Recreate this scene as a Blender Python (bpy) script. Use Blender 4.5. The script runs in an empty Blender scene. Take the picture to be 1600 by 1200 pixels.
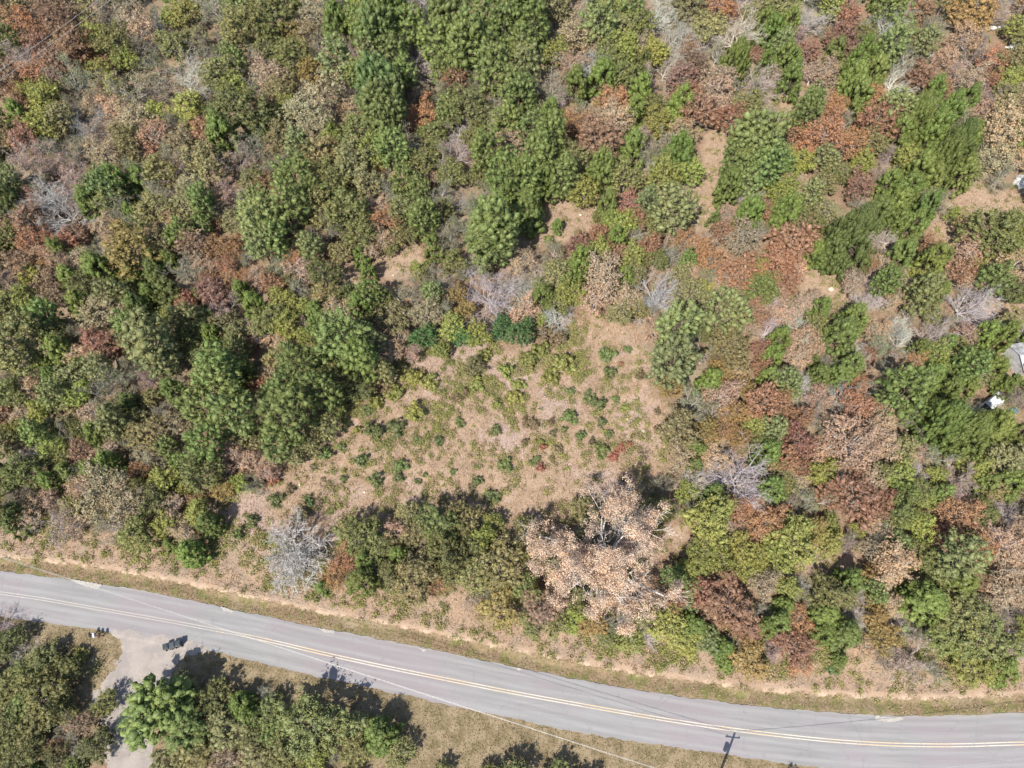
import bpy, math, random
from collections import Counter
import numpy as np

# ------------------------------------------------------------------ camera, world, sun, exposure
scene = bpy.context.scene
COL = scene.collection
CAM_H, PITCH, FPX = 95.0, math.radians(62.0), 1111.0
cam_data = bpy.data.cameras.new('camera')
cam = bpy.data.objects.new('camera', cam_data)
COL.objects.link(cam)
cam.location = (0, 0, CAM_H)
cam.rotation_euler = (math.pi / 2 - PITCH, 0, 0)
cam_data.sensor_width = 36.0
cam_data.lens = 36.0 * FPX / 1600.0
cam_data.clip_end = 9000.0
scene.camera = cam

SUN_EL, SUN_AZ = math.radians(51.0), math.radians(29.0)      # shadows fall away from the camera and to its right
world = bpy.data.worlds.new('World')
scene.world = world
world.use_nodes = True
wn = world.node_tree
bg = wn.nodes['Background']
sky = wn.nodes.new('ShaderNodeTexSky')
sky.sky_type = 'NISHITA'
sky.sun_disc = False
sky.sun_elevation = SUN_EL
sky.sun_rotation = math.pi + SUN_AZ
wn.links.new(sky.outputs[0], bg.inputs[0])
bg.inputs[1].default_value = 0.115
sl = bpy.data.lights.new('sun', 'SUN')
sl.energy = 4.8
sl.angle = math.radians(0.5)
sl.color = (1.0, 0.945, 0.86)
sun = bpy.data.objects.new('sun', sl)
COL.objects.link(sun)
sun.rotation_euler = (math.pi / 2 - SUN_EL, 0, -SUN_AZ)
scene.view_settings.view_transform = 'Standard'
scene.view_settings.look = 'None'
scene.view_settings.gamma = 1
scene.view_settings.use_curve_mapping = False
scene.view_settings.exposure = 0.72
scene.render.engine = 'CYCLES'

# ------------------------------------------------------------------ helpers
rng = np.random.default_rng(7)
random.seed(7)
SIN, COS = math.sin(PITCH), math.cos(PITCH)

def ray(px, py):
    cx, cy = (px - 800.0) / FPX, (600.0 - py) / FPX
    return (cx, COS + cy * SIN, -SIN + cy * COS)            # z-depth along the axis = 1

def at(px, py, z=0.0):
    d = ray(px, py)
    t = (CAM_H - z) / -d[2]
    return d[0] * t, d[1] * t, t

def project(x, y, z):
    dep = y * COS + (CAM_H - z) * SIN
    up = y * SIN - (CAM_H - z) * COS
    return 800 + FPX * x / dep, 600 - FPX * up / dep

def value_noise(seed):
    t = np.random.default_rng(seed).random((256, 256))
    def f(x, y):
        x = np.asarray(x, float); y = np.asarray(y, float)
        xi, yi = np.floor(x).astype(int), np.floor(y).astype(int)
        fx, fy = x - xi, y - yi
        fx = fx * fx * (3 - 2 * fx); fy = fy * fy * (3 - 2 * fy)
        a, b = t[xi % 256, yi % 256], t[(xi + 1) % 256, yi % 256]
        c, d = t[xi % 256, (yi + 1) % 256], t[(xi + 1) % 256, (yi + 1) % 256]
        return (a * (1 - fx) + b * fx) * (1 - fy) + (c * (1 - fx) + d * fx) * fy
    return f
N1, N2, N3 = value_noise(1), value_noise(2), value_noise(3)
def fbm(x, y, s, n=N1):
    return (n(x / s, y / s) * .5 + n(x / s * 2.1 + 7, y / s * 2.1) * .28 + n(x / s * 4.3, y / s * 4.3 + 3) * .22)

# the road's edges and centre line, as points on the ground
EDGE_N = [(0, 893), (75, 901), (150, 911), (240, 926), (400, 960), (500, 981), (600, 1000), (700, 1020), (800, 1042), (900, 1061), (1000, 1079), (1100, 1093), (1200, 1106), (1300, 1113), (1400, 1119), (1500, 1118), (1600, 1113)]
CENTRE = [(0, 927), (50, 933), (100, 942), (250, 968), (400, 996), (500, 1020), (600, 1042), (700, 1062), (800, 1082), (900, 1100), (1000, 1118), (1100, 1134), (1200, 1147), (1300, 1158), (1400, 1164), (1500, 1165), (1600, 1161)]
EDGE_S = [(0, 963), (100, 977), (200, 992), (325, 1016), (400, 1033), (500, 1059), (600, 1079), (700, 1101), (800, 1123), (900, 1144), (1000, 1160), (1100, 1174), (1200, 1189), (1300, 1202), (1400, 1212), (1500, 1214), (1600, 1211)]
def line_fn(pts, sm=2.5):
    w = np.array([at(*p)[:2] for p in pts])
    k0 = (w[3, 1] - w[0, 1]) / (w[3, 0] - w[0, 0]); k1 = (w[-1, 1] - w[-4, 1]) / (w[-1, 0] - w[-4, 0])
    xs = np.concatenate([[w[0, 0] - 3000, w[0, 0] - 60], w[:, 0], [w[-1, 0] + 60, w[-1, 0] + 3000]])
    ys = np.concatenate([[w[0, 1] - 60 * k0, w[0, 1] - 60 * k0], w[:, 1], [w[-1, 1] + 60 * k1, w[-1, 1] + 60 * k1]])
    gx = np.arange(-160, 160, .5)
    gy = np.interp(gx, xs, ys)
    ker = np.hanning(25); ker /= ker.sum()
    gp = np.pad(gy, 12, mode='edge')
    gy = np.convolve(gp, ker, 'valid')
    return lambda x: np.interp(x, gx, gy)
YN, YC, YS = line_fn(EDGE_N), line_fn(CENTRE), line_fn(EDGE_S)
def slopecos(x):
    k = (YC(x + 1) - YC(x - 1)) / 2
    return 1 / np.sqrt(1 + k * k)

def smooth(e0, e1, x):
    t = np.clip((x - e0) / (e1 - e0), 0, 1)
    return t * t * (3 - 2 * t)

def ground_z(x, y):
    x = np.asarray(x, float); y = np.asarray(y, float)
    c = slopecos(x)
    dn = (y - YN(x)) * c + (fbm(x, y, 4, N3) - .5) * 2.4
    ds = (YS(x) - y) * c
    z = -0.18 * smooth(.3, 1.4, dn) + 0.75 * smooth(1.7, 2.3, dn) + 1.1 * smooth(2.8, 9, dn)
    z = z + smooth(3, 12, dn) * (fbm(x, y, 14) - .5) * 1.3 + smooth(2, 4, dn) * (fbm(x, y, 2.2, N2) - .5) * .35
    z = z + smooth(1.5, 5, ds) * (fbm(x, y, 8) - .5) * .4
    z = z - .05 * smooth(0, .6, ds)
    return z
def gz(x, y): return float(ground_z(x, y))
def on_ground(px, py):
    z = 0.5
    for _ in range(5):
        x, y, t = at(px, py, z); z = gz(x, y)
    return x, y, z, t

def poly_sdf(poly, x, y):
    """signed distance, positive inside"""
    p = np.array(poly, float); n = len(p)
    d = np.full(x.shape, 1e9); ins = np.zeros(x.shape, bool)
    for i in range(n):
        a, b = p[i], p[(i + 1) % n]
        e = b - a
        t = np.clip(((x - a[0]) * e[0] + (y - a[1]) * e[1]) / (e @ e + 1e-9), 0, 1)
        d = np.minimum(d, (x - a[0] - t * e[0]) ** 2 + (y - a[1] - t * e[1]) ** 2)
        c = ((a[1] > y) != (b[1] > y)) & (x < (b[0] - a[0]) * (y - a[1]) / (b[1] - a[1] + 1e-12) + a[0])
        ins ^= c
    d = np.sqrt(d)
    return np.where(ins, d, -d)

# open ground, outlined in the photograph and laid onto the ground
CLEAR_PX = [(300, 820), (350, 790), (440, 745), (510, 690), (555, 630), (600, 590), (640, 545), (690, 530), (780, 535), (880, 500), (940, 495), (1005, 510), (1012, 600), (1050, 640), (1050, 690), (1030, 750), (1000, 800), (830, 815), (720, 790), (640, 800), (540, 830), (520, 870), (400, 930), (380, 850), (330, 850)]
OPEN_PX = [
    [(1112, 190), (1135, 195), (1145, 235), (1118, 290), (1122, 340), (1085, 365), (1078, 300), (1092, 245)],
    [(835, 345), (860, 318), (945, 305), (940, 345), (900, 378), (850, 385), (832, 372)],
    [(590, 405), (640, 375), (665, 395), (650, 425), (610, 442), (590, 425)],
    [(535, 410), (560, 405), (560, 450), (545, 455)],
    [(1225, 465), (1265, 420), (1310, 430), (1330, 470), (1290, 475), (1250, 450)],
    [(1455, 345), (1500, 295), (1600, 300), (1620, 340), (1540, 335), (1500, 360), (1480, 395), (1455, 385)],
    [(1035, 830), (1070, 820), (1078, 850), (1068, 885), (1050, 860)],
    [(1215, 150), (1255, 135), (1240, 190), (1218, 215)],
    [(1245, 885), (1340, 865), (1350, 885), (1260, 905)],
    [(1535, 480), (1600, 465), (1600, 500), (1545, 500)],
    [(1310, 262), (1362, 262), (1360, 280), (1320, 285)],
    [(1570, 540), (1600, 535), (1600, 600), (1560, 590)],
]
DRIVE_PX = [(168, 984), (240, 990), (330, 1010), (322, 1022), (290, 1024), (272, 1052), (258, 1090), (240, 1130), (238, 1240), (172, 1240), (163, 1130), (133, 1108), (178, 1045), (193, 1008)]
CLEAR = [at(px, py, 1.5)[:2] for px, py in CLEAR_PX]
OPENS = [[at(px, py, 1.5)[:2] for px, py in pl] for pl in OPEN_PX]
DRIVE = [at(px, py, 0)[:2] for px, py in DRIVE_PX]

# ------------------------------------------------------------------ mesh helpers
def mesh_np(name, verts, faces_len, faces_idx, mat=None, attrs=None, smooth_shade=False):
    me = bpy.data.meshes.new(name)
    nv, nf = len(verts), len(faces_len); faces_idx = np.asarray(faces_idx).ravel()
    me.vertices.add(nv); me.vertices.foreach_set('co', np.ascontiguousarray(verts, np.float32).ravel())
    me.loops.add(len(faces_idx)); me.loops.foreach_set('vertex_index', np.ascontiguousarray(faces_idx, np.int32).ravel())
    me.polygons.add(nf)
    st = np.concatenate([[0], np.cumsum(faces_len)[:-1]]).astype(np.int32)
    me.polygons.foreach_set('loop_start', st)
    me.update(calc_edges=True)
    if smooth_shade: me.polygons.foreach_set('use_smooth', np.ones(nf, bool))
    for k, (dom, data) in (attrs or {}).items():
        if data.ndim == 2:
            a = me.attributes.new(k, 'FLOAT_COLOR', dom); a.data.foreach_set('color', np.ascontiguousarray(data, np.float32).ravel())
        else:
            a = me.attributes.new(k, 'FLOAT', dom); a.data.foreach_set('value', np.ascontiguousarray(data, np.float32))
    if mat: me.materials.append(mat)
    return me

def link(name, me, parent=None, loc=None, rot=None, scale=None, color=None):
    o = bpy.data.objects.new(name, me)
    COL.objects.link(o)
    if parent: o.parent = parent
    if loc: o.location = loc
    if rot: o.rotation_euler = rot
    if scale: o.scale = scale
    if color is not None: o.color = (*color, 1)
    return o

def tag(o, label=None, cat=None, group=None, kind=None):
    if label: o['label'] = label
    if cat: o['category'] = cat
    if group: o['group'] = group
    if kind: o['kind'] = kind
    return o

class MB:
    """collects boxes, tubes and prisms into one mesh"""
    def __init__(s): s.v, s.f = [], []
    def add(s, vs, fs):
        n = len(s.v); s.v += [tuple(map(float, v)) for v in vs]; s.f += [tuple(i + n for i in f) for f in fs]
    def box(s, c, d, rz=0.0, taper=1.0, tilt=0.0):
        ca, sa = math.cos(rz), math.sin(rz); vs = []
        for z in (-1, 1):
            k = taper if z > 0 else 1
            for x, y in ((-1, -1), (1, -1), (1, 1), (-1, 1)):
                X, Y, Z = x * d[0] / 2 * k, y * d[1] / 2 * k, z * d[2] / 2
                Z += tilt * Y
                vs.append((c[0] + X * ca - Y * sa, c[1] + X * sa + Y * ca, c[2] + Z))
        s.add(vs, [(3, 2, 1, 0), (4, 5, 6, 7), (0, 1, 5, 4), (1, 2, 6, 5), (2, 3, 7, 6), (3, 0, 4, 7)])
    def tube(s, p0, p1, r0, r1, n=6, cap=True):
        p0, p1 = np.array(p0, float), np.array(p1, float); d = p1 - p0; L = np.linalg.norm(d)
        if L < 1e-6: return
        d /= L; a = np.cross(d, (0, 0, 1) if abs(d[2]) < .9 else (1, 0, 0)); a /= np.linalg.norm(a); b = np.cross(d, a)
        vs = []
        for p, r in ((p0, r0), (p1, r1)):
            for i in range(n):
                t = 2 * math.pi * i / n
                vs.append(p + (a * math.cos(t) + b * math.sin(t)) * r)
        fs = [(i, (i + 1) % n, n + (i + 1) % n, n + i) for i in range(n)]
        if cap: fs += [tuple(range(n))[::-1], tuple(range(n, 2 * n))]
        s.add(vs, fs)
    def path(s, pts, rs, n=6):
        for i in range(len(pts) - 1): s.tube(pts[i], pts[i + 1], rs[i], rs[i + 1], n, cap=(i in (0, len(pts) - 2)))
    def mesh(s, name, mat, sm=False):
        me = bpy.data.meshes.new(name); me.from_pydata(s.v, [], s.f); me.update()
        if sm: me.polygons.foreach_set('use_smooth', np.ones(len(s.f), bool))
        if mat: me.materials.append(mat)
        return me

def bevel(o, w, seg=2):
    m = o.modifiers.new('bevel', 'BEVEL'); m.width = w; m.segments = seg; m.limit_method = 'ANGLE'
    return o

# ------------------------------------------------------------------ materials
def new_mat(name):
    m = bpy.data.materials.new(name); m.use_nodes = True
    nt = m.node_tree
    for n in list(nt.nodes): nt.nodes.remove(n)
    out = nt.nodes.new('ShaderNodeOutputMaterial')
    return m, nt, out
def nd(nt, typ, ins=None, **kw):
    n = nt.nodes.new(typ)
    for k, v in kw.items(): setattr(n, k, v)
    for k, v in (ins or {}).items():
        if isinstance(v, bpy.types.NodeSocket): nt.links.new(v, n.inputs[k])
        else: n.inputs[k].default_value = v
    return n
def mth(nt, op, a, b=0.0, clamp=False):
    n = nt.nodes.new('ShaderNodeMath'); n.operation = op; n.use_clamp = clamp
    for i, v in enumerate((a, b)):
        if isinstance(v, bpy.types.NodeSocket): nt.links.new(v, n.inputs[i])
        else: n.inputs[i].default_value = v
    return n.outputs[0]
def mixc(nt, fac, a, b, mode='MIX'):
    n = nt.nodes.new('ShaderNodeMix'); n.data_type = 'RGBA'; n.blend_type = mode; n.clamp_factor = True
    for s, v in ((n.inputs[0], fac), (n.inputs[6], a), (n.inputs[7], b)):
        if isinstance(v, bpy.types.NodeSocket): nt.links.new(v, s)
        else: s.default_value = v if not isinstance(v, tuple) else (*v[:3], 1)
    return n.outputs[2]
def step(nt, x, lo, hi):
    n = nt.nodes.new('ShaderNodeMapRange'); n.interpolation_type = 'SMOOTHSTEP'
    nt.links.new(x, n.inputs[0]); n.inputs[1].default_value = lo; n.inputs[2].default_value = hi
    return n.outputs[0]
def noise(nt, co, scale, detail=4, rough=.55, w=0):
    n = nt.nodes.new('ShaderNodeTexNoise'); nt.links.new(co, n.inputs['Vector'])
    n.inputs['Scale'].default_value = scale; n.inputs['Detail'].default_value = detail; n.inputs['Roughness'].default_value = rough
    return n.outputs[0]

def leaf_material(name, trans=.17, vary=.5):
    m, nt, out = new_mat(name)
    oi = nd(nt, 'ShaderNodeObjectInfo')
    v = nd(nt, 'ShaderNodeAttribute', attribute_name='v')
    h = nd(nt, 'ShaderNodeAttribute', attribute_name='h')
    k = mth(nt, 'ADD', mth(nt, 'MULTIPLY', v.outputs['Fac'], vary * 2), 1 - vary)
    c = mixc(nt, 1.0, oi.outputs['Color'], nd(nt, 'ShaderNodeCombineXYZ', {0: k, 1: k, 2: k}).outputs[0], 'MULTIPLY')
    # each clump of leaves leans a little yellower or browner than the next
    c = mixc(nt, mth(nt, 'MULTIPLY', step(nt, h.outputs['Fac'], .55, 1.0), .28), c, mixc(nt, 1, c, (1.7, 1.25, .8), 'MULTIPLY'))
    c = mixc(nt, mth(nt, 'MULTIPLY', step(nt, mth(nt, 'SUBTRACT', 1, h.outputs['Fac']), .6, 1.0), .4), c, mixc(nt, 1, c, (.75, .85, .95), 'MULTIPLY'))
    d = nd(nt, 'ShaderNodeBsdfDiffuse', {'Color': c})
    t = nd(nt, 'ShaderNodeBsdfTranslucent', {'Color': c})
    g = nd(nt, 'ShaderNodeBsdfGlossy', {'Color': (.9, .93, .9, 1), 'Roughness': .5})
    mx = nd(nt, 'ShaderNodeMixShader', {0: trans, 1: d.outputs[0], 2: t.outputs[0]})
    mx2 = nd(nt, 'ShaderNodeMixShader', {0: .025, 1: mx.outputs[0], 2: g.outputs[0]})
    nt.links.new(mx2.outputs[0], out.inputs[0])
    return m
def bark_material(name):
    m, nt, out = new_mat(name)
    oi = nd(nt, 'ShaderNodeObjectInfo'); tc = nd(nt, 'ShaderNodeTexCoord')
    n = noise(nt, tc.outputs['Object'], 5)
    c = mixc(nt, step(nt, n, .35, .7), mixc(nt, 1, oi.outputs['Color'], (.55, .52, .5), 'MULTIPLY'), oi.outputs['Color'])
    p = nd(nt, 'ShaderNodeBsdfDiffuse', {'Color': c, 'Roughness': .9})
    nt.links.new(p.outputs[0], out.inputs[0])
    return m
LEAF = leaf_material('leaves')
BARK = bark_material('bark')

def attr_material(name, trans=.15):
    m, nt, out = new_mat(name)
    a = nd(nt, 'ShaderNodeAttribute', attribute_name='col')
    d = nd(nt, 'ShaderNodeBsdfDiffuse', {'Color': a.outputs['Color']})
    t = nd(nt, 'ShaderNodeBsdfTranslucent', {'Color': a.outputs['Color']})
    nt.links.new(nd(nt, 'ShaderNodeMixShader', {0: trans, 1: d.outputs[0], 2: t.outputs[0]}).outputs[0], out.inputs[0])
    return m
STRAW = attr_material('straw_and_litter')

def plain(name, col, rough=.6, metal=0.0, var=.25, scale=8.0, bump=0.0):
    m, nt, out = new_mat(name)
    tc = nd(nt, 'ShaderNodeTexCoord')
    n = noise(nt, tc.outputs['Object'], scale)
    c = mixc(nt, step(nt, n, .3, .7), tuple(x * (1 - var) for x in col), tuple(min(1, x * (1 + var)) for x in col))
    p = nd(nt, 'ShaderNodeBsdfPrincipled', {'Base Color': c, 'Roughness': rough, 'Metallic': metal})
    if bump: nt.links.new(nd(nt, 'ShaderNodeBump', {'Height': n, 'Strength': bump}).outputs[0], p.inputs['Normal'])
    nt.links.new(p.outputs[0], out.inputs[0])
    return m

def ground_material():
    m, nt, out = new_mat('ground_litter')
    geo = nd(nt, 'ShaderNodeNewGeometry'); P = geo.outputs['Position']
    A = lambda k: nd(nt, 'ShaderNodeAttribute', attribute_name=k).outputs['Fac']
    dn, ds, cl, op = A('dn'), A('ds'), A('clearing'), A('open')
    n1, n2, n3, n4 = noise(nt, P, .12), noise(nt, P, .6, 5), noise(nt, P, 3.0, 5, .7), noise(nt, P, 14, 3, .7)
    j = mth(nt, 'MULTIPLY', mth(nt, 'SUBTRACT', n2, .5), 3.0)
    jj = mth(nt, 'MULTIPLY', mth(nt, 'SUBTRACT', n3, .5), 1.2)
    # leaf litter under the woods: russet, tan, grey
    lit = mixc(nt, step(nt, n3, .35, .65), (.20, .135, .09), (.31, .215, .15))
    lit = mixc(nt, step(nt, n1, .45, .65), lit, (.29, .235, .165))
    # dry grass of the clearing
    dry = mixc(nt, step(nt, n2, .38, .62), (.315, .22, .155), (.37, .27, .195))
    dry = mixc(nt, step(nt, n1, .5, .62), dry, (.39, .29, .245))
    dry = mixc(nt, mth(nt, 'MULTIPLY', step(nt, n3, .48, .68), .75), dry, (.26, .20, .11))
    clm = step(nt, mth(nt, 'ADD', cl, j), -.8, 1.2)
    opm = step(nt, mth(nt, 'ADD', op, j), -.6, .8)
    c = mixc(nt, clm, lit, dry)
    c = mixc(nt, opm, c, mixc(nt, n3, (.38, .26, .195), (.33, .26, .18)))
    # the bank north of the road and the mown verges
    dnj = mth(nt, 'ADD', mth(nt, 'ADD', dn, mth(nt, 'MULTIPLY', jj, .7)), mth(nt, 'MULTIPLY', j, .5))
    bank = mixc(nt, step(nt, n2, .4, .6), (.33, .235, .165), (.285, .215, .16))
    bm = mth(nt, 'MULTIPLY', step(nt, dnj, 1.7, 2.0), mth(nt, 'SUBTRACT', 1, step(nt, dnj, 6.5, 9.0)))
    c = mixc(nt, bm, c, bank)
    sand = mixc(nt, step(nt, n3, .35, .65), (.42, .30, .21), (.50, .385, .285))
    sm = mth(nt, 'MULTIPLY', step(nt, dnj, 1.75, 1.95), mth(nt, 'SUBTRACT', 1, step(nt, dnj, 2.0, 2.6)))
    c = mixc(nt, mth(nt, 'MULTIPLY', sm, step(nt, n2, .42, .60)), c, sand)
    grass = mixc(nt, step(nt, n3, .35, .65), (.17, .13, .065), (.27, .21, .13))
    grass = mixc(nt, mth(nt, 'MULTIPLY', step(nt, n2, .48, .64), .7), grass, (.15, .16, .055))
    gm = mth(nt, 'MULTIPLY', step(nt, dnj, -3, -2.9), mth(nt, 'SUBTRACT', 1, step(nt, dnj, 1.65, 2.0)))
    c = mixc(nt, mth(nt, 'MULTIPLY', gm, mth(nt, 'ADD', .45, mth(nt, 'MULTIPLY', step(nt, n2, .35, .6), .55))), c, grass)
    dsj = mth(nt, 'ADD', ds, jj)
    sg = mixc(nt, step(nt, n2, .38, .62), (.17, .135, .075), (.28, .22, .14))
    sg = mixc(nt, mth(nt, 'MULTIPLY', step(nt, n3, .5, .62), .6), sg, (.30, .235, .16))
    gm2 = mth(nt, 'MULTIPLY', step(nt, dsj, -.5, -.3), mth(nt, 'SUBTRACT', 1, step(nt, dsj, 9, 14)))
    c = mixc(nt, gm2, c, sg)
    c = mixc(nt, 1, c, mixc(nt, n4, (.6, .6, .6), (1.3, 1.3, 1.3)), 'MULTIPLY')
    p = nd(nt, 'ShaderNodeBsdfDiffuse', {'Color': c})
    hgt = mth(nt, 'ADD', mth(nt, 'MULTIPLY', n3, .5), mth(nt, 'MULTIPLY', n4, .5))
    nt.links.new(nd(nt, 'ShaderNodeBump', {'Height': hgt, 'Strength': .7, 'Distance': .2}).outputs[0], p.inputs['Normal'])
    nt.links.new(p.outputs[0], out.inputs[0])
    return m

def asphalt_material():
    m, nt, out = new_mat('worn_asphalt')
    geo = nd(nt, 'ShaderNodeNewGeometry'); P = geo.outputs['Position']
    a = nd(nt, 'ShaderNodeAttribute', attribute_name='across').outputs['Fac']
    al = nd(nt, 'ShaderNodeAttribute', attribute_name='along').outputs['Fac']
    co = nd(nt, 'ShaderNodeCombineXYZ', {0: mth(nt, 'MULTIPLY', al, .06), 1: a, 2: 0.0}).outputs[0]
    st = noise(nt, co, 2.2, 5, .6); big = noise(nt, P, .07, 3); fine = noise(nt, P, 9, 4, .7); mid = noise(nt, P, .9, 4)
    c = mixc(nt, step(nt, st, .35, .68), (.20, .195, .192), (.245, .24, .238))
    c = mixc(nt, mth(nt, 'MULTIPLY', step(nt, big, .42, .56), .5), c, (.235, .198, .21))
    # wheel tracks polished paler
    tr = mth(nt, 'ABSOLUTE', mth(nt, 'SUBTRACT', mth(nt, 'ABSOLUTE', a), 1.55))
    tr = mth(nt, 'SUBTRACT', 1, step(nt, mth(nt, 'ABSOLUTE', mth(nt, 'SUBTRACT', tr, .72)), .0, .42))
    c = mixc(nt, mth(nt, 'MULTIPLY', tr, mth(nt, 'ADD', .15, mth(nt, 'MULTIPLY', st, .5))), c, (.285, .28, .275))
    c = mixc(nt, mth(nt, 'MULTIPLY', step(nt, mid, .60, .75), .35), c, (.15, .145, .145))
    edge = step(nt, mth(nt, 'ADD', mth(nt, 'ABSOLUTE', a), mth(nt, 'MULTIPLY', mth(nt, 'SUBTRACT', mid, .5), .8)), 2.75, 3.15)
    c = mixc(nt, mth(nt, 'MULTIPLY', edge, .45), c, (.30, .28, .24))
    c = mixc(nt, 1, c, mixc(nt, fine, (.86, .86, .86), (1.12, 1.12, 1.12)), 'MULTIPLY')
    # thin transverse cracks
    vor = nd(nt, 'ShaderNodeTexVoronoi', {'Vector': nd(nt, 'ShaderNodeVectorMath', {0: P, 1: nd(nt, 'ShaderNodeCombineXYZ', {0: mth(nt, 'MULTIPLY', mid, 2.5), 1: mth(nt, 'MULTIPLY', fine, .3), 2: 0.}).outputs[0]}, operation='ADD').outputs[0], 'Scale': .11}, feature='DISTANCE_TO_EDGE')
    cr = mth(nt, 'SUBTRACT', 1, step(nt, vor.outputs[0], .002, .008))
    c = mixc(nt, mth(nt, 'MULTIPLY', cr, .18), c, (.12, .115, .11))
    p = nd(nt, 'ShaderNodeBsdfPrincipled', {'Base Color': c, 'Roughness': .85})
    nt.links.new(nd(nt, 'ShaderNodeBump', {'Height': fine, 'Strength': .25, 'Distance': .03}).outputs[0], p.inputs['Normal'])
    nt.links.new(p.outputs[0], out.inputs[0])
    return m
def drive_material():
    m, nt, out = new_mat('dusty_gravel')
    P = nd(nt, 'ShaderNodeNewGeometry').outputs['Position']
    a, b, d = noise(nt, P, .5, 5), noise(nt, P, 3.5, 5, .7), noise(nt, P, 14, 3, .8)
    c = mixc(nt, step(nt, a, .38, .62), (.285, .255, .235), (.345, .305, .275))
    c = mixc(nt, mth(nt, 'MULTIPLY', step(nt, b, .5, .75), .5), c, (.27, .22, .18))
    c = mixc(nt, mth(nt, 'MULTIPLY', step(nt, noise(nt, P, 1.1, 6, .75), .50, .66), .55), c, (.40, .345, .30))
    c = mixc(nt, 1, c, mixc(nt, d, (.5, .5, .5), (1.35, 1.35, 1.35)), 'MULTIPLY')
    p = nd(nt, 'ShaderNodeBsdfDiffuse', {'Color': c})
    nt.links.new(nd(nt, 'ShaderNodeBump', {'Height': d, 'Strength': .5, 'Distance': .05}).outputs[0], p.inputs['Normal'])
    nt.links.new(p.outputs[0], out.inputs[0])
    return m
def line_material():
    m, nt, out = new_mat('faded_road_paint')
    P = nd(nt, 'ShaderNodeNewGeometry').outputs['Position']
    al = nd(nt, 'ShaderNodeAttribute', attribute_name='along').outputs['Fac']
    n = noise(nt, P, 4, 4, .7); b = noise(nt, P, .15, 2)
    c = mixc(nt, step(nt, b, .40, .60), (.52, .40, .25), (.54, .49, .40))
    wear = step(nt, mth(nt, 'ADD', n, mth(nt, 'MULTIPLY', step(nt, mth(nt, 'MULTIPLY', al, -1), 27, 40), .22)), .50, .68)
    c = mixc(nt, mth(nt, 'MULTIPLY', wear, .8), c, (.29, .285, .28))
    nt.links.new(nd(nt, 'ShaderNodeBsdfPrincipled', {'Base Color': c, 'Roughness': .7}).outputs[0], out.inputs[0])
    return m

# ------------------------------------------------------------------ the ground sheet
def axis(lo, hi, st, far):
    core = np.arange(lo, hi + .01, st); out = []; d = st; x = hi
    while x < far: d *= 1.35; x += d; out.append(x)
    lo_out = []; d = st; x = lo
    while x > -far: d *= 1.35; x -= d; lo_out.append(x)
    return np.concatenate([lo_out[::-1], core, out])
gx, gy = axis(-122, 122, .5, 4000), axis(-14, 160, .5, 4000)
GX, GY = np.meshgrid(gx, gy)
GZ = ground_z(GX, GY)
c = slopecos(GX)
road_d = np.minimum((YN(GX) - GY), (GY - YS(GX)))
GZ = np.where(road_d > .15, -.10, GZ)
nx, ny = len(gx), len(gy)
idx = np.arange(nx * ny).reshape(ny, nx)
F = np.stack([idx[:-1, :-1], idx[:-1, 1:], idx[1:, 1:], idx[1:, :-1]], -1).reshape(-1, 4)
fx, fy = GX.ravel(), GY.ravel()
osd = np.full(fx.shape, -99.0)
for pl in OPENS: osd = np.maximum(osd, poly_sdf(pl, fx, fy))
csd = poly_sdf(CLEAR, fx, fy)
ground_me = mesh_np('ground', np.stack([fx, fy, GZ.ravel()], -1), np.full(len(F), 4), F, ground_material(), {
    'dn': ('POINT', ((GY - YN(GX)) * c).ravel()), 'ds': ('POINT', ((YS(GX) - GY) * c).ravel()),
    'clearing': ('POINT', csd), 'open': ('POINT', osd)}, True)
tag(link('ground', ground_me), kind='structure')

# the road, its two centre lines, washed-out sand patches on its edge, the gravel driveway
xs = np.arange(-115, 115.1, .25)
rag = lambda x, s, n: (n(x / s, x * 0 + 3) - .5)
yn = YN(xs) + .14 * rag(xs, 1.3, N1) + .14 * rag(xs, .4, N2)
ys = YS(xs) + .2 * rag(xs, 1.1, N3) + .14 * rag(xs, .35, N1)
yc = YC(xs); cc = slopecos(xs)
rows = [yn]
for k in range(1, 6): rows.append(yn + (yc - yn) * k / 5)
for k in range(1, 6): rows.append(yc + (ys - yc) * k / 5)
R = np.stack(rows); nr = len(rows)
V = np.stack([np.tile(xs, nr), R.ravel(), np.full(R.size, .02)], -1)
across = ((R - yc) * cc).ravel()
crown = .05 * (1 - np.clip(np.abs(across) / 3.2, 0, 1) ** 2)
V[:, 2] += crown
i2 = np.arange(R.size).reshape(nr, len(xs))
F = np.stack([i2[1:, :-1], i2[1:, 1:], i2[:-1, 1:], i2[:-1, :-1]], -1).reshape(-1, 4)
tag(link('road', mesh_np('road', V, np.full(len(F), 4), F, asphalt_material(), {'across': ('POINT', across), 'along': ('POINT', np.tile(xs, nr))}, True)), kind='structure')
for sgn in (-1, 1):
    o0 = sgn * .15 - .055; o1 = sgn * .15 + .055
    ra = yc + o0 / cc; rb = yc + o1 / cc
    V = np.concatenate([np.stack([xs, ra, xs * 0 + .078], -1), np.stack([xs, rb, xs * 0 + .078], -1)])
    n = len(xs); a = np.arange(n - 1)
    F = np.stack([a, a + 1, a + 1 + n, a + n], -1)
    tag(link('road_line', mesh_np('road_line', V, np.full(n - 1, 4), F, bpy.data.materials.get('faded_road_paint') or line_material(), {'along': ('POINT', np.tile(xs, 2))})), kind='structure')

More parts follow.
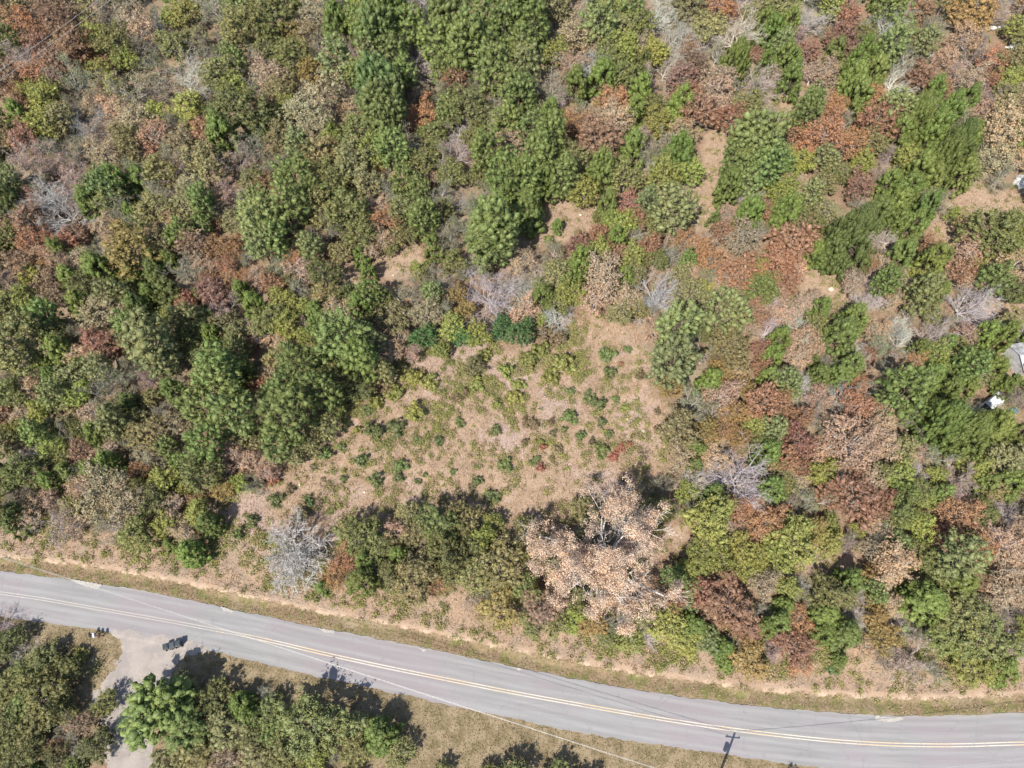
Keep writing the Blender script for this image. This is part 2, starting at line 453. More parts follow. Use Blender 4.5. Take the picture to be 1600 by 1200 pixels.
def sheet(name, poly, z, mat, cell=.2, jit=.35):
    P = np.array(poly); lo, hi = P.min(0) - .5, P.max(0) + .5
    ax, ay = np.arange(lo[0], hi[0], cell), np.arange(lo[1], hi[1], cell)
    X, Y = np.meshgrid(ax, ay)
    s = poly_sdf(poly, X + cell / 2, Y + cell / 2) + (fbm(X, Y, 1.2, N2) - .5) * 2 * jit
    Z = z(X, Y) if callable(z) else np.full(X.shape, z)
    id_ = np.arange(X.size).reshape(X.shape)
    F = np.stack([id_[:-1, :-1], id_[:-1, 1:], id_[1:, 1:], id_[1:, :-1]], -1)[s[:-1, :-1] > 0]
    return tag(link(name, mesh_np(name, np.stack([X.ravel(), Y.ravel(), Z.ravel()], -1), np.full(len(F), 4), F.reshape(-1, 4), mat)), kind='structure')
DRIVE_M = drive_material()
def drive_z(X, Y):
    g = ground_z(X, Y); inroad = (Y - YS(X)) 
    return np.where(inroad > -.3, .066 + .02 * smooth(0, .5, inroad) * 0, np.maximum(g + .05, -.05))
sheet('driveway', DRIVE, drive_z, DRIVE_M, .15, .9)
SAND = plain('pale_sand', (.33, .31, .275), .9, 0, .18, 4)
for pts in ([(108, 904), (135, 909), (160, 914), (152, 920), (135, 917), (118, 910)],
            [(497, 981), (524, 986), (523, 990), (508, 988)], [(655, 1012), (668, 1015), (662, 1019)],
            [(1365, 1118), (1410, 1120), (1412, 1124), (1398, 1128), (1370, 1127)], [(800, 1042), (820, 1045), (812, 1049)],
            [(345, 948), (370, 955), (362, 958), (350, 955)]):
    w = [at(*p)[:2] for p in pts]
    sheet('sand_patch', [(a, b) for a, b in w], .083, SAND, .1, .08)

# ------------------------------------------------------------------ leaves, clumps and branch skeletons
def leaf_quads(cen, nor, size, r, aspect=.7):
    """one small rhombic leaf spray per centre"""
    n = len(cen)
    nor = nor / (np.linalg.norm(nor, axis=1, keepdims=True) + 1e-9)
    t = np.cross(nor, r.normal(size=(n, 3))); t /= (np.linalg.norm(t, axis=1, keepdims=True) + 1e-9)
    b = np.cross(nor, t)
    s = (np.asarray(size) * np.ones(n) * r.uniform(.6, 1.35, n))[:, None]
    a = aspect * r.uniform(.7, 1.2, n)[:, None]
    fold = nor * s * .22
    v = np.stack([cen - t * s * .5 + fold, cen + b * s * a * .5, cen + t * s * .5 + fold, cen - b * s * a * .5], 1)
    return v.reshape(-1, 3)
def sphere_pts(n, r, up=0.0):
    d = r.normal(size=(n, 3)); d[:, 2] += up
    return d / np.linalg.norm(d, axis=1, keepdims=True)
import bmesh
_b = bmesh.new(); bmesh.ops.create_icosphere(_b, subdivisions=1, radius=1)
ICO_V = np.array([v.co[:] for v in _b.verts]); ICO_F = np.array([[v.index for v in f.verts] for f in _b.faces]); _b.free()
def leaf_mesh(name, clumps, per, size, r, up=.5, shell=(.55, 1.05), nmix=.55, flat=.8, aspect=.7, core=0.0, micro=0, mr=(.26, .48)):
    """clumps: (x, y, z, radius). With micro, each clump is a bough carrying that many small tufts"""
    C = []; Nn = []; H = []; Vv = []; AX = []; cen = np.mean(np.array(clumps)[:, :3], 0) - np.array([0, 0, 1.0])
    for (x, y, z, cr) in clumps:
        hh = r.random(); P0 = np.array([x, y, z]); sub = [(P0, cr, None)]
        if micro:
            k = max(3, int(micro * min(1.5, cr) * r.uniform(.8, 1.2)))
            dd = sphere_pts(k, r, up)
            dc = P0 - cen; dc /= np.linalg.norm(dc) + 1e-9          # boughs reach outwards and are longer than thick
            ax = dc * .8 + r.normal(0, .45, 3); ax /= np.linalg.norm(ax); AX.append(ax); ax = ax * r.uniform(.3, 1.0)
            sub = [(P0 + (d + ax * (d @ ax)) * cr * r.uniform(.35, 1.15) * np.array([1, 1, flat]), cr * r.uniform(*mr), d * .45 + dc * .75) for d in dd]
        for (q, qr, dm) in sub:
            k = max(4, int(per * (qr ** 2) * r.uniform(.8, 1.2)))
            d = sphere_pts(k, r, up)
            if dm is None: rad = qr * r.uniform(shell[0], shell[1], k)[:, None]
            else:      # a ragged little spray, drawn out one way, not a ball
                rad = qr * np.abs(r.normal(0, .75, k))[:, None]; ax = r.normal(size=3); ax /= np.linalg.norm(ax)
                d = d + ax * (d @ ax)[:, None] * 1.1
            p = q + d * rad * np.array([1, 1, flat])
            nn = d if dm is None else d * .25 + dm * .75
            C.append(p); Nn.append(nn * nmix + r.normal(size=(k, 3)) * (1 - nmix) * .9 + np.array([0, 0, .2]))
            h2 = np.clip(hh + r.normal(0, .12), 0, 1)
            H.append(np.full(k, h2)); Vv.append(np.clip(r.normal(.5, .17, k) + r.normal(0, .08), 0, 1))
    C = np.concatenate(C); Nn = np.concatenate(Nn)
    v = leaf_quads(C, Nn, size, r, aspect)
    n = len(C); F = np.arange(n * 4); fl = np.full(n, 4); Vv = np.concatenate(Vv); H = np.concatenate(H)
    if core:    # solid inner foliage of each bough, coloured darker as shade under the outer sprays
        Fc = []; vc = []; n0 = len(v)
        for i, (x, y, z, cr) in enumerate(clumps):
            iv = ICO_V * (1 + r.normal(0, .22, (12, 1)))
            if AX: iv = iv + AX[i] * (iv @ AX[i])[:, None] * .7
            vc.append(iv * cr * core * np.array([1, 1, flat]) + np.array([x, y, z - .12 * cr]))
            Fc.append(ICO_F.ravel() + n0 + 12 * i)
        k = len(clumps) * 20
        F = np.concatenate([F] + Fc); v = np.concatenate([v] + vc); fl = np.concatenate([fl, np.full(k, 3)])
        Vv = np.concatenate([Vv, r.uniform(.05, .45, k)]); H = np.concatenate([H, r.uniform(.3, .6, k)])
    return mesh_np(name, v, fl, F, LEAF, {'v': ('FACE', Vv), 'h': ('FACE', H)})

def crown_clumps(R, H, zc, n, cr, r, lobes=.22, inner=.45, bottom=-.35, top_pull=0.0):
    ph = r.uniform(0, 6.28, 6); out = []
    k = 0
    while len(out) < n and k < n * 30:
        k += 1
        d = sphere_pts(1, r, .25)[0]
        if d[2] < bottom: continue
        th = math.atan2(d[1], d[0])
        w = 1 + lobes * (math.sin(2 * th + ph[0]) * .5 + math.sin(3 * th + ph[1]) * .6 + math.sin(5 * th + ph[2]) * .4 + math.sin(4 * d[2] + ph[3]) * .35)
        f = r.uniform(inner, 1.0) ** .5 * w
        rr = cr * r.uniform(.65, 1.3)
        p = np.array([d[0] * (R - rr * .7) * f, d[1] * (R - rr * .7) * f, zc + d[2] * (H - rr * .6) * f])
        if any(np.linalg.norm(p - q[:3]) < .75 * (rr + q[3]) * .8 for q in out) and k < n * 20: continue
        out.append(np.array([*p, rr]))
    return out

def skeleton(r, H, spread, n_limb=7, depth=3, crotch=.3, kids=(5, 5, 4), up=.35, taper=.62, wander=.22, twig=.02, r0=None, lenk=(.62, .45, .45), out_bias=.9):
    """returns a list of (level, limb index, p0, p1, r0, r1) and the tips"""
    segs = []; tips = []
    r0 = r0 or H * .022
    zt = H * crotch
    lean = r.normal(0, .05, 2)
    base = np.array([0, 0, -.25]); mid = np.array([lean[0] * zt, lean[1] * zt, zt * .5]); top = np.array([lean[0] * 2 * zt, lean[1] * 2 * zt, zt])
    segs += [(0, -1, base, mid, r0 * 1.15, r0 * .95), (0, -1, mid, top, r0 * .95, r0 * .8)]
    def grow(p, d, L, rad, lv, li):
        ns = 4 if lv == 1 else (3 if lv == 2 else 2)
        pts = [p]; dirs = []
        for i in range(ns):
            d = d + r.normal(0, wander, 3) + np.array([0, 0, up * (.18 if lv == 1 else .1)])
            d /= np.linalg.norm(d)
            p = p + d * L / ns; pts.append(p); dirs.append(d)
        rs = np.linspace(rad, max(rad * .3, twig * .7), ns + 1)
        for i in range(ns): segs.append((lv, li, pts[i], pts[i + 1], rs[i], rs[i + 1]))
        if lv >= depth: tips.append(pts[-1]); return
        for j in range(kids[lv - 1]):
            t = r.uniform(.25, 1.0) * ns; i = min(ns - 1, int(t)); q = pts[i] + (pts[i + 1] - pts[i]) * (t - i)
            side = np.cross(dirs[i], r.normal(size=3)); side /= np.linalg.norm(side) + 1e-9
            nd_ = dirs[i] * .75 + side * r.uniform(.45, .95) + np.array([0, 0, up * .25]); nd_ /= np.linalg.norm(nd_)
            grow(q, nd_, L * lenk[lv] * r.uniform(.7, 1.2), max(twig, np.interp(t, [0, ns], [rad, rad * .35]) * taper), lv + 1, li)
        tips.append(pts[-1])
    a0 = r.uniform(0, 6.28)
    for i in range(n_limb):
        a = a0 + i * 2.4 + r.normal(0, .25)
        e = r.uniform(.25, 1.15) if i else 1.4
        d = np.array([math.cos(a) * math.cos(e) * out_bias, math.sin(a) * math.cos(e) * out_bias, math.sin(e)])
        L = spread * r.uniform(.75, 1.1) if e < .9 else (H - zt) * r.uniform(.7, .9)
        s = top * r.uniform(.75, 1.0) if i > 2 else top
        s = np.array([s[0], s[1], s[2]])
        grow(s, d / np.linalg.norm(d), L, r0 * r.uniform(.45, .62), 1, i)
    return segs, tips
def segs_mesh(name, segs, sides=(7, 5, 4, 3, 3)):
    m = MB()
    for lv, li, a, b, ra, rb in segs: m.tube(a, b, ra, rb, sides[min(lv, 4)], cap=(lv == 0))
    return m.mesh(name, BARK, True)
def trunk_limbs(r, R, H, zt, tgt):
    """trunk and a fan of limbs reaching into the clumps"""
    tr = MB(); j = lambda s: r.normal(0, s)
    mid = (j(.15), j(.15), zt * .5); top = (j(.2), j(.2), zt); tip = (j(.3), j(.3), H * .93)
    tr.path([(0, 0, -.3), mid, top, tip], [R * .055, R * .045, R * .036, .03], 7)
    lb = MB()
    for q in tgt:
        q = np.array(q[:3]); z0 = min(q[2] - .2, zt + (H - zt) * .5) if q[2] > zt else q[2] * .8
        p0 = np.array([top[0] * z0 / zt, top[1] * z0 / zt, max(z0 * .75, zt * .55)])
        m_ = (p0 + q) / 2 + r.normal(0, .12, 3) + np.array([0, 0, -.15])
        lb.path([p0, m_, q], [R * .022, R * .014, .02], 4)
    return tr.mesh('trunk', BARK, True), lb.mesh('branches', BARK, True)

PROTO = {}   # kind -> list of dicts(R, hc, parts=[(name, mesh, is_bark)])
def make_variants():
    r = np.random.default_rng(21)
    for v in range(5):       # loblolly pine: domed top, distinct puffy tufts
        R, H, zc, Hc = 4.0, 11.4, 6.6, 4.9
        cl = crown_clumps(R, Hc, zc, 85, .88, r, .2, .35, -.8)
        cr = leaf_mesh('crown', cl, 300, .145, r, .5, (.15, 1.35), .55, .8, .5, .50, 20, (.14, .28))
        t, b = trunk_limbs(r, R, H, 5.5, cl[::4])
        PROTO.setdefault('pine', []).append(dict(R=R, hc=zc, parts=[('trunk', t, 1), ('branches', b, 1), ('crown', cr, 0)]))
    for v in range(4):       # eastern red cedar: dense upright cone or egg, foliage to the ground
        R, H = 2.6, 7.4
        cl = []
        ph = r.uniform(0, 6.28, 4)
        for i in range(110):
            z = r.uniform(.03, 1.0) ** 1.2
            prof = (1 - z) ** .5 * (.75 + .25 * min(1, z * 5)) 
            a = r.uniform(0, 6.28)
            w = prof * R * (1 + .14 * math.sin(3 * a + ph[0] + z * 3) + .08 * math.sin(7 * a + ph[1])) * (r.uniform(.55, 1.0) ** .6)
            cl.append(np.array([math.cos(a) * w, math.sin(a) * w, .35 + z * (H - .6), r.uniform(.34, .6)]))
        cr = leaf_mesh('crown', cl, 420, .13, r, .7, (.1, 1.35), .55, 1.4, .42, .6, 16, (.22, .5))
        t, b = trunk_limbs(r, R, H, 5.0, cl[::6])
        PROTO.setdefault('cedar', []).append(dict(R=R, hc=3.2, parts=[('trunk', t, 1), ('branches', b, 1), ('crown', cr, 0)]))
    for v in range(3):       # old pine with a broad, full crown
        R, H, zc, Hc = 5.0, 11.4, 6.6, 4.6
        cl = crown_clumps(R, Hc, zc, 170, .85, r, .16, .02, -.8)
        cr = leaf_mesh('crown', cl, 300, .14, r, .5, (.15, 1.35), .55, .8, .5, .6, 20, (.14, .28))
        t, b = trunk_limbs(r, R, H, 5.5, cl[::4])
        PROTO.setdefault('bigpine', []).append(dict(R=R, hc=zc, parts=[('trunk', t, 1), ('branches', b, 1), ('crown', cr, 0)]))
    for v in range(2):       # broad cedar thicket
        R, H = 4.8, 7.6
        cl = []; ph = r.uniform(0, 6.28, 4)
        for i in range(300):
            z = r.uniform(.03, 1.0) ** 1.1; a = r.uniform(0, 6.28)
            w = (1 - z) ** .45 * R * (1 + .12 * math.sin(3 * a + ph[0]) + .07 * math.sin(7 * a + ph[1])) * (r.uniform(.15, 1.0) ** .5)
            cl.append(np.array([math.cos(a) * w, math.sin(a) * w, .35 + z * (H - .6), r.uniform(.34, .62)]))
        cr = leaf_mesh('crown', cl, 420, .13, r, .7, (.1, 1.35), .55, 1.4, .42, .6, 16, (.22, .5))
        t, b = trunk_limbs(r, R, H, 5.0, cl[::8])
        PROTO.setdefault('bigcedar', []).append(dict(R=R, hc=3.6, parts=[('trunk', t, 1), ('branches', b, 1), ('crown', cr, 0)]))
    for v in range(6):       # broadleaf with full crown, clumps with dark gaps
        R, H, zc, Hc = 4.0, 8.6, 4.9, 3.7
        cl = crown_clumps(R, Hc, zc, 75, .88, r, .3, .3, -.6)
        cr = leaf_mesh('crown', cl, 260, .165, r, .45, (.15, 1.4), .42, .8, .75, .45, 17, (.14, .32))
        t, b = trunk_limbs(r, R, H, 3.8, cl[::3])
        PROTO.setdefault('oak', []).append(dict(R=R, hc=zc, parts=[('trunk', t, 1), ('branches', b, 1), ('crown', cr, 0)]))
    for v in range(5):       # dead-leaved oak: looser, larger leaf bunches
        R, H, zc, Hc = 4.0, 8.2, 4.8, 3.4
        cl = crown_clumps(R, Hc, zc, 75, .78, r, .35, .3, -.6)
        cr = leaf_mesh('crown', cl, 240, .165, r, .4, (.2, 1.3), .40, .8, .8, .32, 14, (.18, .38))
        t, b = trunk_limbs(r, R, H, 3.2, cl[::2])
        PROTO.setdefault('drywood', []).append(dict(R=R, hc=zc, parts=[('trunk', t, 1), ('branches', b, 1), ('crown', cr, 0)]))
    for v in range(4):       # fine-leaved russet tree: soft dense dome
        R, H, zc, Hc = 3.4, 7.6, 4.4, 3.0
        cl = crown_clumps(R, Hc, zc, 70, .74, r, .28, .35, -.7)
        cr = leaf_mesh('crown', cl, 340, .13, r, .45, (.2, 1.35), .45, .9, .7, .42, 14, (.18, .38))
        t, b = trunk_limbs(r, R, H, 2.2, cl[::3])
        PROTO.setdefault('russet', []).append(dict(R=R, hc=zc, parts=[('trunk', t, 1), ('branches', b, 1), ('crown', cr, 0)]))
    for v in range(5):       # leafless tree
        H = 8.8
        segs, tips = skeleton(r, H, 4.9, 10, 4, .18, (6, 6, 5), .42, twig=.015, r0=.24, lenk=(.6, .55, .5, .55), taper=.62, wander=.28)
        t = segs_mesh('trunk', [s for s in segs if s[0] == 0]); b = segs_mesh('branches', [s for s in segs if s[0] > 0])
        PROTO.setdefault('bare', []).append(dict(R=3.9, hc=5.2, parts=[('trunk', t, 1), ('branches', b, 1)]))
    for v in range(5):       # thin-leaved tree: grey branches show through sparse leaves
        H = 8.6
        segs, tips = skeleton(r, H, 4.0, 9, 3, .25, (6, 5), .45, twig=.022, r0=.21, lenk=(.6, .5, .5), wander=.28)
        t = segs_mesh('trunk', [s for s in segs if s[0] == 0]); b = segs_mesh('branches', [s for s in segs if s[0] > 0])
        T = np.array(tips); pick = T[r.permutation(len(T))[:230]]
        cl = [np.array([*p, r.uniform(.3, .6)]) for p in pick]
        cr = leaf_mesh('crown', cl, 120, .17, r, .3, (.1, 1.3), .3, .8, .7)
        PROTO.setdefault('sparse', []).append(dict(R=4.3, hc=5.2, parts=[('trunk', t, 1), ('branches', b, 1), ('crown', cr, 0)]))
    for v in range(5):       # low shrub, several stems from the ground
        cl = [np.array([math.cos(a) * q, math.sin(a) * q, z, s]) for a, q, z, s in zip(r.uniform(0, 6.28, 26), r.uniform(0, .85, 26), r.uniform(.25, 1.15, 26), r.uniform(.2, .42, 26))]
        cr = leaf_mesh('crown', cl, 450, .11, r, .5, (.3, 1.25), .5, .95, .7, .7)
        m = MB()
        for i in range(7):
            a = r.uniform(0, 6.28); m.path([(0, 0, -.1), (math.cos(a) * .3, math.sin(a) * .3, .5), (math.cos(a) * .7, math.sin(a) * .7, 1.0)], [.035, .025, .01], 4)
        PROTO.setdefault('shrub', []).append(dict(R=.88, hc=.7, parts=[('stem', m.mesh('stem', BARK, True), 1), ('crown', cr, 0)]))
make_variants()

# code: (mesh kind, name, category, leaf colour, bark colour, wording)
GB, DB, WB = (.26, .23, .21), (.13, .10, .085), (.50, .47, .44)
KIND = {
    'P': ('pine', 'pine_tree', 'tree', (.192, .245, .076), DB, 'mid-green pine'),
    'Q': ('pine', 'pine_tree', 'tree', (.165, .225, .078), DB, 'emerald-green pine'),
    'p': ('pine', 'pine_tree', 'tree', (.240, .268, .110), DB, 'grey-green pine'),
    'C': ('cedar', 'cedar_tree', 'tree', (.165, .212, .055), DB, 'bright green cedar'),
    'c': ('cedar', 'cedar_tree', 'tree', (.135, .165, .050), DB, 'dark green cedar'),
    'G': ('oak', 'oak_tree', 'tree', (.205, .212, .078), GB, 'green oak'),
    'g': ('oak', 'oak_tree', 'tree', (.158, .165, .062), GB, 'dark green oak'),
    'O': ('oak', 'oak_tree', 'tree', (.268, .248, .112), GB, 'olive oak'),
    'o': ('drywood', 'oak_tree', 'tree', (.350, .295, .190), GB, 'pale olive-tan oak'),
    'H': ('oak', 'oak_tree', 'tree', (.330, .240, .090), GB, 'ochre-leaved oak'),
    'T': ('drywood', 'dry_oak_tree', 'tree', (.480, .345, .230), WB, 'tan dry-leaved oak'),
    'K': ('drywood', 'dry_oak_tree', 'tree', (.450, .325, .232), WB, 'pinkish tan dry-leaved oak'),
    'R': ('russet', 'russet_tree', 'tree', (.330, .185, .115), GB, 'rusty brown tree'),
    'r': ('russet', 'russet_tree', 'tree', (.310, .165, .110), GB, 'brick-red tree'),
    'A': ('drywood', 'russet_tree', 'tree', (.410, .225, .125), GB, 'orange-leaved tree'),
    'U': ('russet', 'russet_tree', 'tree', (.260, .170, .118), GB, 'dark brown tree'),
    'Y': ('oak', 'leafy_tree', 'tree', (.290, .310, .085), GB, 'yellow-green tree'),
    'q': ('russet', 'leafy_tree', 'tree', (.095, .175, .060), DB, 'dark green round bush tree'),
    'B': ('bare', 'bare_tree', 'tree', None, (.52, .49, .46), 'pale leafless tree'),
    'M': ('sparse', 'twiggy_tree', 'tree', (.350, .270, .230), (.42, .37, .35), 'mauve-grey twiggy tree'),
    'S': ('sparse', 'twiggy_tree', 'tree', (.240, .235, .150), (.44, .41, .38), 'grey-green thin-leaved tree'),
    'b': ('shrub', 'shrub', 'shrub', (.155, .188, .068), DB, 'green bush'),
    'y': ('shrub', 'shrub', 'shrub', (.250, .260, .075), DB, 'yellow-green bush'),
    'n': ('shrub', 'shrub', 'shrub', (.200, .155, .085), DB, 'brown bush'),
    'e': ('shrub', 'shrub', 'shrub', (.340, .150, .095), DB, 'red sumac bush'),
}
GROUPS = {'dry_oak_tree': 'oaks holding tan dead leaves', 'pine_tree': 'pines in the woods', 'cedar_tree': 'cedars among the hardwoods', 'oak_tree': 'oaks in autumn leaf', 'russet_tree': 'russet trees in the woods',
          'leafy_tree': 'yellow-green trees', 'bare_tree': 'leafless grey trees', 'twiggy_tree': 'thin twiggy trees', 'shrub': 'shrubs on the open ground'}

